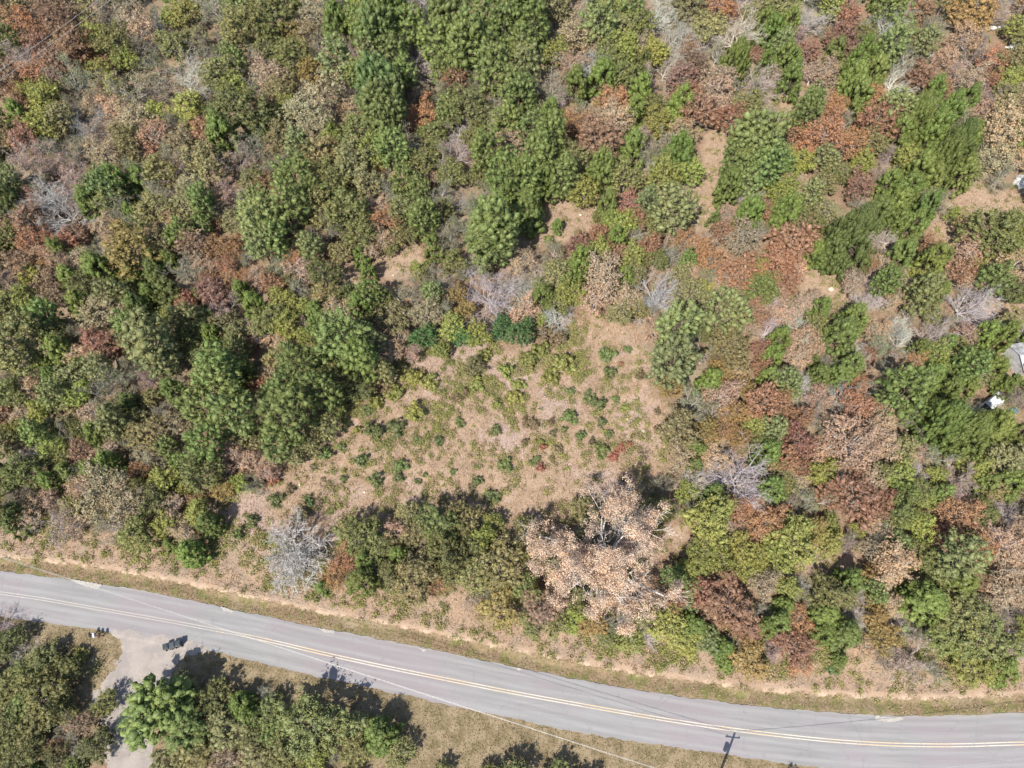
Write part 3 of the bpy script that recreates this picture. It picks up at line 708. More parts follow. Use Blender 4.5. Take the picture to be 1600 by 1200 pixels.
# x y radius code  (photograph pixels: crown centre and half width)   | label | short name used to find its neighbours
TREES = """
15 12 26 O
75 12 24 U
5 62 26 g
58 45 17 A | orange-brown tree beside the dark hollow under the upper-left power lines | the orange tree by the upper-left wires
115 66 32 R
170 18 34 S
182 66 32 G
225 48 28 K
265 30 18 Y
272 72 30 G
340 15 34 S
380 55 42 G | big mid-green round tree in the top-left woods | the big green tree at upper left
305 62 24 O
165 100 14 r
68 98 14 M
130 86 18 R
110 122 34 S
28 135 20 R
50 142 20 Y
86 130 24 U
15 108 16 A
32 162 20 R
205 135 40 S
180 136 20 Y
290 120 42 B | pale leafless tree with upright limbs right of centre in the upper-left woods | the upright bare tree in the upper-left woods
340 120 30 O
390 100 28 S
311 98 11 r
70 196 26 Y | yellow-green tree standing alone among mauve twiggy crowns at far left | the yellow-green tree at far left
95 185 26 O
130 188 30 B
160 198 30 M
210 188 32 o
200 222 30 O
307 190 17 R
372 178 45 g | large dark olive round oak in the left-centre of the top woods | the dark olive round oak
40 215 25 R
20 242 28 M
60 250 34 M
110 230 30 S
165 242 30 o
240 238 14 r
280 250 18 M
320 256 34 O
372 252 30 M
162 288 26 Q | bright green pine standing among bare branches at left | the bright pine among bare branches
100 292 34 M
200 268 28 S
250 270 28 O
300 290 24 o
18 285 14 C
425 22 38 G
415 68 30 g
455 55 22 H
490 22 30 o
512 55 18 M
552 32 22 P
605 18 38 P
585 60 38 P
642 48 30 P
610 88 28 P
700 18 38 P
730 64 38 P
685 70 30 P
762 25 34 P
792 42 30 P
770 108 36 P
798 135 28 P
458 92 32 G
420 118 30 o
525 92 30 p
590 135 40 Q | vivid emerald pine just below the cluster of top pines | the emerald pine
560 118 22 P
632 118 24 P
655 112 26 B | white-barked bare tree standing in a dark gap between pines | the white bare tree in the dark gap
690 112 22 P
711 126 26 R | rusty red-brown round tree ringed by the top pines | the red-brown tree among the top pines
732 168 36 G
702 172 22 P
500 162 42 o | broad pale olive-tan oak left of the emerald pine | the broad pale olive oak
478 186 34 o
440 142 26 O
412 165 22 U
415 192 28 g
440 216 28 O
602 170 38 P
660 180 26 A | orange-tan oak above the small brick-red tree in the pines | the orange-tan oak in the pines
632 206 17 r
560 206 34 G
600 204 20 P
612 234 28 P
662 252 28 G
712 236 26 B
770 188 24 o
792 195 26 P
760 238 30 P
705 272 24 G
790 272 34 P
592 266 12 A
602 286 11 A
550 256 34 O
502 244 34 O
460 276 32 P
520 282 32 G
575 288 26 O
432 246 24 S
415 284 18 R
630 282 24 P
668 280 17 T
820 12 34 P
832 46 32 P
812 72 26 P
868 12 28 O
897 56 32 o
936 36 32 p
1025 22 30 B | white leafless tree with a dark hollow behind it at top centre | the white bare tree at top centre
985 8 26 P
962 50 28 O
950 86 26 G
1000 76 24 o
1047 62 32 B
1150 46 38 B | large pale leafless tree fanning out near the top centre-right edge | the large bare tree at top right of centre
1077 12 28 O
1140 18 17 A
1106 46 26 O
1182 22 26 O
1192 45 20 C
1075 80 19 A
1040 102 28 B
922 102 28 B
968 116 28 G
1005 106 18 c
1086 100 24 U
1150 96 30 C
1182 84 14 r
1196 100 16 C
1122 132 32 o
858 132 34 S
812 152 30 P
868 162 26 M
960 156 26 A | copper-orange oak left of a pair of bright cedars | the copper-orange oak
1002 150 24 C
990 182 22 C
1022 166 22 G
1075 150 24 R
1090 176 30 r | dark red oak standing at the top end of the leaf-strewn trail | the dark red oak above the trail
1170 145 28 S
1125 166 20 T
1050 188 20 Y
935 215 38 U | large maroon-brown feathery tree right of the tall centre pines | the large maroon tree
830 202 28 P
860 218 34 P
842 252 34 P
882 278 28 P
820 280 30 P
1000 214 24 M
1060 246 30 C | bright conical cedar standing left of the leaf-strewn trail | the bright cedar left of the trail
1018 252 22 S
1166 172 28 G
1185 218 44 P | big bushy pine right of the leaf-strewn trail | the big pine right of the trail
1150 252 30 P
1195 262 32 P
892 180 18 T
1225 14 28 O
1270 28 30 B
1250 60 24 M
1325 28 24 R
1316 62 26 U
1350 48 18 G
1390 36 34 B
1440 20 24 R
1466 38 30 S
1420 56 22 O
1520 20 34 H
1562 14 26 M
1508 62 26 T
1480 88 20 T
1552 92 26 A
1545 130 20 R | tall rust-orange tree beside the white scraps at upper right | the rust tree by the white scraps
1518 122 26 K
1592 122 22 B
1415 92 30 S
1400 122 30 B | crooked leafless tree with visible trunk above the russet patch at upper right | the crooked bare tree at upper right
1222 70 18 p
1240 100 15 C
1300 92 22 c
1345 95 24 C
1332 130 26 C
1262 82 20 R
1270 116 18 K
1215 116 14 K
1270 156 22 P
1335 156 28 C
1240 204 20 R
1366 155 26 A
1372 190 36 R
1290 212 38 A | broad orange-brown oak in the upper-right russet patch | the broad orange-brown oak
1330 226 32 A
1258 238 24 A
1440 122 28 R
1472 130 20 A
1428 190 34 C
1466 170 20 S
1452 214 28 C
1496 228 34 c
1472 256 36 C
1430 276 28 C
1528 172 22 K
1500 178 20 o
1570 156 24 O
1568 205 44 T | large buff-tan oak at the upper right edge | the large buff oak at upper right
1550 245 32 o
1592 248 24 T
1520 268 18 O
1392 240 20 M
1320 276 18 G
1380 272 18 M
1215 258 26 P
1240 290 22 K
1288 284 22 O
15 322 24 c
55 312 18 R
100 322 44 B | wide gnarled bare tree with crooked pale limbs at the left | the gnarled bare tree at left
48 346 28 U
15 370 24 G
170 310 28 G
208 336 16 C
240 330 28 O
290 322 28 O
315 350 16 P
340 350 13 R
365 350 20 O
403 345 36 p | tall pale-green rounded pine left of centre | the tall pale-green pine
405 375 30 p
206 390 42 H | large ochre-brown oak in the left woods | the large ochre-brown oak
250 386 26 O
168 368 16 T
95 395 20 C
125 398 15 G
30 410 26 U
65 412 16 A
75 440 24 U
300 382 28 U
345 388 24 A | coral-orange leaved tree beside the tall pale-green pine | the coral tree
355 416 18 A
290 422 28 S
245 430 20 c
115 440 22 C
137 442 26 g
85 465 22 U
10 442 22 M
10 485 28 G
160 490 34 o | pale tan-olive oak above the red-brown tree at left | the pale olive oak at left
205 455 14 G
220 474 10 r
240 466 20 C
290 478 22 R
313 466 14 C
350 482 28 M
380 458 18 C
325 436 16 R
380 432 16 A
30 538 50 G | very large grey-green oak at the left edge | the large grey-green oak at left edge
80 522 28 g
155 540 32 r | round red-brown tree left of the light green pine at left | the red-brown tree at left
236 535 42 p | large light-green round tree in the left-centre woods | the light-green round tree
245 565 30 p
300 525 28 G
320 555 24 G
340 578 40 P | mid-green puffy pine right of the light-green round tree | the puffy pine in left-centre
375 522 22 O
391 540 13 A
130 572 15 C
85 590 18 C
180 592 28 S
285 575 24 S
350 508 24 O
410 318 26 P
450 325 34 P
425 372 28 P
500 332 34 G
542 332 36 G
565 366 28 G
450 372 15 r
476 372 15 A
460 402 18 A
500 386 17 K
588 325 22 K | spray of pinkish tan leaves amid dark green oaks above the small bare patch | the pinkish leaf spray
592 352 13 T
630 330 28 G
662 340 28 P
645 362 20 g
690 330 20 G
610 388 13 G
620 370 16 O
563 402 15 C | small bright cedar left of the small bare patch | the small cedar by the bare patch
575 426 16 C
505 430 28 g
425 446 22 R
452 440 18 O
440 470 22 Y
465 500 22 M
495 472 14 T
525 466 18 G
560 482 22 C
600 470 20 G
640 452 30 S
692 442 26 S
615 500 28 O
665 492 28 o
770 358 46 P | big isolated rounded pine in the middle of the woods | the big round pine at centre
762 385 40 P
718 320 18 B
705 376 22 S
655 422 16 Y
712 412 22 G
765 460 36 B | lavender-grey bare tree with spreading fan of limbs at centre | the fan-shaped bare tree at centre
800 442 24 B
715 460 18 H
726 490 18 H
762 410 22 O
720 525 19 q
535 530 44 P | large rounded green pine above the clearing's upper-left corner | the large pine above the clearing
500 512 22 P
562 562 34 P
470 572 34 P
440 558 26 O
520 590 34 G
420 502 28 G
645 552 16 K
740 572 18 O | small olive tree standing in the upper clearing | the small olive tree in the clearing
690 548 16 Y
825 312 18 P
835 336 15 P
871 354 11 C | small cone-shaped cedar alone on the upper bare patch | the lone cone cedar
857 374 9 y
985 320 24 r
992 344 22 r | crimson-brown tree left of a rounded green pine | the crimson-brown tree
1050 325 38 p | rounded blue-green pine left of the lower trail | the blue-green pine by the trail
1022 350 22 G
950 350 18 C
936 338 12 G
960 380 20 C
906 386 24 r
1015 385 22 R
985 400 22 Y
995 430 18 O
940 430 38 K | pinkish tan oak standing behind the top of the clearing | the pinkish oak above the clearing
930 468 28 K
866 415 12 T
885 440 14 P
830 445 24 B
845 450 16 G
872 472 22 G
970 490 22 O
1025 455 38 B | leafless tree with wide white limbs right of the pinkish tan oak | the white-limbed bare tree
1075 378 24 A
1075 408 17 P
1060 430 18 O
1122 425 16 B
1135 335 18 K
1115 346 12 C
1165 325 14 C
1176 308 20 B
1192 330 20 R
1160 375 30 o
1155 428 34 R
1100 380 22 T
1130 490 38 p
1186 455 24 P
1182 502 20 R
1058 512 38 p | tall grey-green pine on the clearing's right edge | the tall pine right of the clearing
1050 566 42 p
1100 455 18 Y
1140 545 36 O
1190 545 18 R
1190 575 17 R
1122 585 24 H
814 521 24 q | dense dark blue-green round bush tree at the top of the clearing | the dark round bush above the clearing
845 500 14 Y
862 520 22 n
880 566 20 y
950 550 14 b
983 546 7 b
953 581 11 b
1000 586 9 n
970 568 5 e
1250 330 24 O
1215 350 15 C
1290 330 22 O
1235 380 40 R | large reddish-brown oak left of the big dark cedar | the large reddish oak
1215 408 30 R
1330 372 50 c | big egg-shaped dark green cedar in the right-hand woods | the big dark cedar
1300 395 28 c
1345 320 20 S
1395 325 25 C
1368 338 26 C
1412 302 26 C
1452 284 24 C
1512 218 22 C
1402 352 20 C
1420 320 18 C
1450 318 18 B
1490 338 14 Y
1552 366 44 G | wide grey-green oak by the right edge above the buff oak | the wide grey-green oak at right
1592 352 28 G
1580 416 34 T | round buff-coloured oak at the right edge beneath the grey-green oak | the round buff oak at right
1590 456 24 g
1390 370 22 B
1420 380 14 C
1455 386 20 R
1476 402 14 C
1502 424 25 R
1530 402 14 Y
1380 412 20 T
1385 440 24 P
1340 422 14 G
1360 416 14 R
1270 462 14 K
1205 440 14 P
1225 495 20 K
1238 502 20 B
1280 486 20 C
1275 508 20 G
1310 532 32 C | broad bright cedar left of the cluster of twiggy grey trees | the broad cedar at right-centre
1325 576 24 C
1270 565 10 C
1246 560 24 K
1240 530 16 T
1205 560 20 C
1350 470 22 B
1372 465 18 B
1440 460 28 p
1470 456 15 C
1430 430 14 Y
1512 475 38 B | vase-shaped leafless tree leaning right beside the tan opening | the vase-shaped bare tree
1575 506 22 O
1410 530 28 B
1450 525 28 B
1400 560 18 T
1360 550 15 R
1430 566 20 A
1476 540 17 C
1490 576 20 C
1516 520 22 K
1540 566 17 P
1528 588 18 o
1412 612 42 P | bright mottled round pine right of the orange tree | the bright round pine at right
1250 590 22 B
20 620 28 G
60 640 21 Y
78 670 18 G
10 650 18 R
15 686 17 M
102 626 20 O
110 660 18 O
165 622 38 S
180 640 20 O
206 632 20 c
155 666 10 C
190 682 15 H
130 705 22 U
100 712 18 G
170 702 22 K
235 680 32 O
272 670 28 o
340 600 36 P
312 640 32 P
322 690 34 P
368 648 38 P
316 745 34 g
362 708 24 K
386 736 15 R
35 740 30 G
5 740 22 c
75 780 20 K
22 810 28 c | rounded dark green cedar at the left edge just above the road bank | the dark cedar at left edge
85 818 32 M
110 790 18 O
125 785 11 Y
145 736 19 C
105 738 18 C
165 765 42 o | broad brownish-olive oak in the lower-left woods | the broad brownish-olive oak
202 790 34 o
226 770 26 g
250 770 14 C
266 796 24 K | pink-tan leaved small tree in the lower-left woods | the pink-tan tree at lower left
290 765 14 Y
310 780 16 R
326 820 22 c
215 836 30 G | leafy green oak at the road bank in the lower left | the leafy green oak by the bank
300 864 24 C | bright green cedar on the bank above the road at left | the bright cedar on the bank
268 852 13 C
370 832 11 b
392 812 12 b
450 652 44 P | largest pine on the left edge of the clearing | the pine at the clearing's left edge
435 690 30 P
500 612 34 P
440 610 30 P
458 705 22 O
425 746 13 e
428 780 14 b | tall dark green bush at the lower-left corner of the clearing | the tall bush at the clearing corner
450 765 8 n
467 803 15 n
483 782 10 b
505 748 4 n
517 796 7 b
503 783 5 n
558 838 34 G | round green tree left of the small olive tree below the clearing | the round green tree below the clearing
595 850 26 g
638 800 19 O | small round olive tree at the clearing's lower edge | the small olive tree below the clearing
688 822 38 G
722 812 30 O
700 870 40 G | large olive-green oak mass below the middle of the clearing | the large olive-green oak
735 860 26 G
782 880 40 O
740 900 30 O
780 945 36 H | yellow-brown oak at the roadside below the big green oak | the yellow-brown roadside oak
650 905 38 O | tan-olive oak standing forward towards the road | the tan-olive roadside oak
655 880 26 o
540 872 25 A | narrow rust-orange tree beside the silver bushy tree | the rust-orange roadside tree
524 902 22 A
582 864 20 O
566 908 26 C
596 892 14 B
505 918 14 C
510 707 11 b
532 698 9 b
490 728 8 n
563 720 11 b
585 672 14 b
619 666 17 b
540 656 8 y
558 672 8 y
588 628 13 y
575 640 10 b
645 642 16 y
617 612 16 y
560 620 12 y
640 590 16 y
600 600 14 n
650 586 14 y
670 600 14 y
650 684 7 b
656 691 6 b
685 688 9 b
625 727 13 b
622 745 10 b
585 752 12 b
537 748 7 b
715 621 10 n
728 612 8 n
775 630 9 y
775 671 10 b
717 660 9 b
788 723 14 b | bright green round bush alone in the middle of the clearing | the lone green bush in the clearing
737 762 8 n
708 735 7 b
664 741 5 b
652 753 6 b
770 776 12 b
746 752 9 b
664 770 6 b
718 772 6 n
745 600 14 y
790 580 14 y
760 555 12 y
830 560 16 y
860 590 16 y
845 545 14 y
922 622 13 b | pair of bright green bushes' left half in the upper right clearing | the bright bushes in the upper clearing
938 630 13 b
962 622 8 b
977 636 8 y
890 650 14 b
861 660 7 n
864 676 7 n
882 671 6 b
908 680 9 b
828 660 12 n
820 690 6 n
940 660 8 b
952 678 9 b
940 702 13 b
970 698 10 e | low red sumac patch beside a green bush at the clearing's right | the red sumac at the clearing's right
960 712 9 e
984 694 7 e
925 690 7 n
872 700 9 n
842 690 7 y
835 718 9 b
845 730 8 e
848 698 7 e
862 716 6 n
892 610 8 b
805 620 14 y
810 600 12 y
997 655 5 y
1028 643 6 n
1030 670 8 n
1002 685 5 y
988 682 4 n
1062 672 34 O | olive-green round oak on the right rim of the clearing | the olive oak at the clearing's right rim
1078 632 28 S
1130 622 30 T
1192 630 34 R
1130 672 24 A
1152 682 20 H
1095 708 15 C
1085 730 15 C
1060 716 26 T
1155 740 48 B | wide silvery leafless tree right of the clearing | the wide silver bare tree
1185 690 20 G
1025 800 30 G
1015 765 18 S
1110 812 42 Y | large yellow-green tree right of the huge tan oak | the large yellow-green tree
1095 872 26 Y
1075 770 20 Y
1190 820 30 A
1180 790 20 K
1215 632 28 R
1250 652 22 r
1246 690 30 r | bright brick-red tree column right of the wide silver bare tree | the brick-red column tree
1225 720 28 R
1222 742 22 O
1280 622 24 K
1255 600 20 B
1342 600 18 A
1338 634 30 A | orange-brown tree left of the bright round pine | the orange tree at right
1300 662 26 S
1330 692 44 K | broad pinkish-tan oak below the orange-brown tree | the broad pinkish oak at right
1290 700 28 T
1372 684 34 T
1310 740 24 K
1472 662 44 C | large feathery bright green cedar by the right edge | the feathery cedar
1505 682 42 C
1544 672 33 C
1582 684 26 C
1442 640 22 C
1410 704 26 O
1430 740 26 B
1500 745 28 M
1465 745 17 Y
1570 720 34 O
1335 782 40 R | wide pinkish-rust feathery tree in the lower right woods | the wide pinkish-rust tree
1300 775 26 R
1355 755 26 K
1270 782 28 S
1225 762 20 G
1208 816 28 A
1405 800 32 G
1497 806 33 A | orange-leaved oak with dark gap on its left at lower right | the orange oak at lower right
1472 832 24 A
1450 782 17 Y
1380 842 22 S
1342 828 14 Y
1240 845 42 Y | broad olive-yellow low tree in the lower right | the olive-yellow low tree
1215 868 26 Y
1275 830 22 H
1318 846 18 M
1392 882 38 T | pale ochre-tan oak left of the blue-green feathery pine | the ochre-tan oak at lower right
1365 900 22 H
1500 872 42 p | soft blue-green pine in the lower right woods | the blue-green pine at lower right
1582 802 24 B
1572 850 32 K
1575 892 28 K
1555 765 20 O
1450 860 16 R
10 1005 26 g
-6 978 26 B
70 1088 44 G | big dark green oak south of the road left of the driveway | the dark oak left of the driveway
100 1110 24 G
12 1075 26 G
50 1148 28 O
90 1165 18 R
30 1180 34 g
130 1130 24 U
150 1165 28 g
165 1100 22 G
45 1050 26 G
20 1140 36 g
625 1178 26 G
75 1196 18 S
240 1108 58 P | big bright pine overhanging the gravel driveway | the big pine by the driveway
290 1140 36 P
330 1095 32 g
300 1180 34 O
355 1140 36 O
378 1100 24 C
350 1190 26 o
125 1024 13 y
108 1020 12 n
490 1135 56 G | big leafy green oak south of the road at bottom left | the big oak south of the road
420 1115 26 G
445 1180 34 G
400 1188 28 O
592 1150 34 C | bright green cedar south of the road nearest its shoulder | the cedar south of the road
555 1170 26 G
850 945 34 U | brown-green scrub oak at the foot of the huge tan oak | the brown scrub oak by the road
830 975 22 G
895 850 24 G
925 815 22 O
965 905 24 G
870 885 24 G
995 880 22 G
905 795 20 O
930 900 26 G
870 975 22 G
900 940 24 G
925 975 22 H
950 995 18 G
985 1000 22 Y
1005 995 20 B
1045 980 34 Y | bright yellow-green thicket tree at the roadside below the huge tan oak | the yellow-green roadside tree
1075 1000 26 Y
1010 960 22 O
1140 945 48 R | big brown-orange tree right of the huge tan oak near the road | the big brown-orange tree
1165 985 28 R
1100 925 26 R
1130 1012 22 C
1135 1038 15 C
1172 1028 32 H
1080 940 18 Q
1215 972 24 C
1232 918 20 Y
1300 930 32 G
1288 962 28 C
1322 990 28 C
1345 925 18 B
1347 975 20 B
1242 1010 30 R | rusty tan-leaved tree at the roadside in the lower right | the rusty roadside tree
1250 1040 20 A
1212 1012 22 M
1300 1045 12 b
1312 1030 15 C
1420 1030 40 M | grey-brown twiggy round tree at the roadside in the lower right | the grey-brown twiggy roadside tree
1455 1045 22 S
1440 945 42 C
1500 962 46 G | big deep green oak in the bottom right woods | the deep green oak at bottom right
1485 1000 34 G
1545 1000 42 G
1515 1045 32 Y
1562 1045 30 C
1590 1000 24 B
1560 905 26 S
1590 930 24 K
1382 995 26 H
1370 940 20 H
1478 905 18 H
690 1215 22 G
800 1222 34 G
870 1222 30 G
760 1215 20 Y
1240 1225 16 G
920 1230 26 O
"""
rows = []
for ln in TREES.strip().split('\n'):
    f = [s.strip() for s in ln.split('|')]
    a = f[0].split()
    rows.append([float(a[0]), float(a[1]), float(a[2]), a[3], f[1] if len(f) > 1 else None, f[2] if len(f) > 2 else None, True])
rows.append([944, 862, 118, 'Z', 'huge pinkish-tan dead-leaved oak with white limbs showing, between clearing and road', 'the huge tan oak', True])
rows.append([455, 868, 54, 'W', 'silvery-white leafless bushy tree fanning from the ground beside the road bank', 'the silvery bushy tree', True])

# ---- fill the woods between the listed crowns with lesser trees of the same sorts
def in_poly(poly, x, y): return poly_sdf(poly, np.array([float(x)]), np.array([float(y)]))[0]
KEEP = [(1546, 634, 26), (1590, 556, 34), (1594, 284, 26), (1582, 642, 20), (1455, 92, 18), (1560, 44, 26), (1584, 74, 22), (1108, 232, 20), (1098, 290, 24), (1096, 340, 24), (1235, 165, 22), (1228, 195, 18), (1560, 312, 38), (1500, 335, 32), (1600, 322, 34), (1570, 480, 26), (1290, 440, 30), (900, 335, 34), (290, 1040, 40), (330, 1040, 34)]   # things seen between the trees
def forbidden(px, py):
    if any(math.hypot(px - a, py - b) < r_ for a, b, r_ in KEEP): return True
    x, y, t = at(px, py, 1.5)
    c_ = float(slopecos(x))
    dn = (y - float(YN(x))) * c_; ds = (float(YS(x)) - y) * c_
    if -1.0 < -dn and ds < 0: 
        pass
    if dn < 6.5 and ds < (9.5 if px > 560 else 3.5): return True
    if in_poly(CLEAR, x, y) > -1.0: return True
    if in_poly(DRIVE, x, y) > -2.0: return True
    return any(in_poly(pl, x, y) > -.8 for pl in OPENS)
L = np.array([[r_[0], r_[1], r_[2]] for r_ in rows])
codes = [r_[3] for r_ in rows]
rr = random.Random(5)
fill = []
cand = [(x + rr.uniform(-7, 7), y + rr.uniform(-7, 7)) for x in range(-20, 1630, 12) for y in range(-25, 1215, 12)]
rr.shuffle(cand)
for px, py in cand:
    al = L if not fill else np.vstack([L, np.array([[f_[0], f_[1], f_[2] * 1.3] for f_ in fill])])
    d = np.hypot(al[:, 0] - px, al[:, 1] - py)
    if (d < al[:, 2] * .9).any() or len(fill) >= 640: continue
    if forbidden(px, py): continue
    near = [i for i in np.argsort(np.hypot(L[:, 0] - px, L[:, 1] - py))[:9] if codes[i] not in 'bynePpQZW']
    if px > 1150 and near and rr.random() < .25: continue
    code = codes[rr.choice(near)] if near and rr.random() < .75 else rr.choice('OOoSSMRUKTGYBHA')
    if code in 'RrAUMB' and rr.random() < .6: code = rr.choice('SOGoOCGYO')
    nm = KIND[code][1]; cap = Counter(KIND[c_][1] for c_ in codes if c_ in KIND)[nm] + sum(KIND[f_[3]][1] == nm for f_ in fill)
    if cap >= 292: code = rr.choice('SSYSPpTC')
    big = 17 + 10 * rr.random()
    if py < 350: big += 3
    fill.append([px, py, big, code, None, None, False])
rows += fill

# ---- labels that single each one out: its look, and where it stands from a named neighbour
anchors = [(r_[0], r_[1], r_[5]) for r_ in rows if r_[5]] + [(272, 1008, 'the three bins'), (152, 990, 'the mailboxes'), (1590, 556, 'the silver shed roof'), (1545, 632, 'the white pickup'),
           (1105, 265, 'the leafy trail'), (885, 345, 'the upper bare patch'), (1594, 284, 'the white tarped mound'), (1455, 92, 'the crumpled white tarp')]
def direction(dx, dy):
    a = math.degrees(math.atan2(-dy, dx)) % 360
    return ['right of', 'up-right of', 'above', 'up-left of', 'left of', 'down-left of', 'below', 'down-right of'][int(((a + 22.5) % 360) // 45)]
def size_word(rw, kind):
    lo, hi = (1.0, 1.6) if kind == 'shrub' else (2.2, 3.6)
    return 'small ' if rw < lo else ('large ' if rw > hi else 'mid-sized ')
place = []
for q in rows:
    px, py, rp, code = q[:4]
    k = 'hero' if code in 'ZW' else KIND[code][0]
    hr = {'pine': 2.2, 'cedar': 1.25, 'oak': 1.25, 'drywood': 1.2, 'russet': 1.3, 'bare': 1.0, 'sparse': 1.2, 'shrub': .67, 'hero': .85}[k]
    rw = 3.0
    for _ in range(6):
        hc = hr * rw if k != 'pine' else min(1.7 * rw, 2.4 + rw * 1.1)
        if k == 'pine' and py < 720: hc = min(2.0 * rw, 3.2 + rw * 1.25)
        if py > 930: hc *= .62 if k == 'pine' else .7
        if k in ('oak', 'drywood'): hc = min(hc, 1.8 + rw * .8)
        if code == 'W': hc = .45 * rw
        x, y, t = at(px, py, hc + .9)
        g0 = gz(x, y)
        x, y, t = at(px, py, hc + g0)
        rw = rp * t / FPX
    place.append((x, y, gz(x, y), rw, hc))
used = {}
for q, pl in zip(rows, place):
    if q[4]: used.setdefault(q[4], []).append(q); continue
    d = sorted(((math.hypot(q[0] - a[0], q[1] - a[1]), a) for a in anchors), key=lambda s: s[0])
    D, a = d[0]
    q.append(D)
    q[4] = (size_word(pl[3], KIND[q[3]][0]) + KIND[q[3]][5], ('just ' if D < 42 else ('well ' if D > 95 else '')) + direction(q[0] - a[0], q[1] - a[1]) + ' ' + a[2])
from collections import defaultdict
bk = defaultdict(list)
for q in rows:
    if isinstance(q[4], tuple): bk[q[4]].append(q)
ORD = ['nearest', 'second nearest', 'third nearest', 'fourth nearest', 'fifth nearest', 'sixth nearest', 'seventh nearest', 'eighth nearest', 'ninth nearest', 'tenth nearest'] + ['farther %d' % i for i in range(40)]
for key, lst in bk.items():
    lst.sort(key=lambda s: s[7])
    for i, q in enumerate(lst):
        q[4] = key[0] + (' ' if len(lst) == 1 else ', %s ' % ORD[i]) + key[1]
        if len(q[4].split()) > 16: q[4] = q[4].replace('mid-sized ', '')
        if len(q[4].split()) > 16: q[4] = q[4].replace(' nearest ', ' ').replace(' nearest,', ',')
        if len(q[4].split()) > 16: q[4] = q[4].replace(' just ', ' ').replace(' well ', ' ')

# ---- plant them
R_ = random.Random(11)
def hue(c, s=.10):
    k = 1 + R_.uniform(-s, s) * 1.5
    return tuple(max(.01, v * k * (1 + R_.uniform(-s, s) * .7)) for v in c)
def plant(q, pl):
    code = q[3]; x, y, z, rw, hc = pl
    kind, name, cat, lc, bc, _ = KIND[code]
    pr = R_.choice(PROTO['big' + kind if (kind == 'pine' and rw > 4.1) or (kind == 'cedar' and rw > 3.5) else kind])
    s = rw / pr['R']
    sz = hc / pr['hc'] * (R_.uniform(.55, 1.15) if kind == 'shrub' else R_.uniform(.95, 1.06)); s2 = s * (R_.uniform(.7, 1.05) if kind == 'shrub' else R_.uniform(.9, 1.08))
    e = link(name, None, None, (x, y, z - .03), (0, 0, R_.uniform(0, 6.28)), (s, s2, sz))
    e.empty_display_size = .5
    tag(e, q[4], cat, GROUPS[name])
    col = hue(lc) if lc else None; bcol = hue(bc, .12)
    for pn, me, isb in pr['parts']:
        link(pn, me, e, color=(bcol if isb else col))
for q, pl in zip(rows, place):
    if q[3] not in 'ZW': plant(q, pl)

# ---- the huge dead-leaved oak: trunk, each main limb with its twigs, leaf masses
def hero_oak(q, pl):
    r = np.random.default_rng(99)
    x, y, z, rw, hc = pl
    H = 13.0
    segs, tips = skeleton(r, H, rw * 1.0, 12, 4, .27, (6, 5, 3), .26, wander=.2, twig=.022, r0=.5, lenk=(.5, .45, .5, .5), taper=.5)
    e = link('dead_oak', None, None, (x, y, z), (0, 0, .6))
    tag(e, q[4], 'tree', None)
    bc = (.62, .57, .53)
    link('trunk', segs_mesh('trunk', [s for s in segs if s[0] == 0]), e, color=bc)
    for i in range(12):
        link('limb', segs_mesh('limb', [s for s in segs if s[1] == i]), e, color=bc)
    T = np.array(tips); T = T[r.permutation(len(T))]
    sc = np.hypot(T[:, 0], T[:, 1]) / rw
    keep = [p for p, c_ in zip(T, sc) if c_ > .14 and fbm(p[0] + 50, p[1] + 50, 3.2) > .40]
    cl = []
    for p in keep[:1000]:
        k = min(1.0, rw / (math.hypot(p[0], p[1]) + 1e-6))
        cl.append(np.array([p[0] * k, p[1] * k, p[2] + .1, r.uniform(.42, .80)]))
    cr = leaf_mesh('crown', cl, 220, .14, r, .4, (.2, 1.2), .5, .7, .85)
    link('crown', cr, e, color=(.53, .395, .295))
def silver_bush(q, pl):
    r = np.random.default_rng(5)
    x, y, z, rw, hc = pl
    e = link('bare_tree', None, None, (x, y, z), (0, 0, 0))
    tag(e, q[4], 'tree', GROUPS['bare_tree'])
    bc = (.62, .60, .57)
    segs, tips = skeleton(r, 4.6, rw * .98, 18, 4, .08, (8, 6, 5), .24, wander=.15, twig=.02, r0=.24, lenk=(.62, .5, .5, .5), taper=.5)
    link('trunk', segs_mesh('trunk', [s for s in segs if s[0] == 0]), e, color=bc)
    for i in range(18):
        link('limb', segs_mesh('limb', [s for s in segs if s[1] == i]), e, color=bc)
hero_oak(*[(q, pl) for q, pl in zip(rows, place) if q[3] == 'Z'][0])
silver_bush(*[(q, pl) for q, pl in zip(rows, place) if q[3] == 'W'][0])

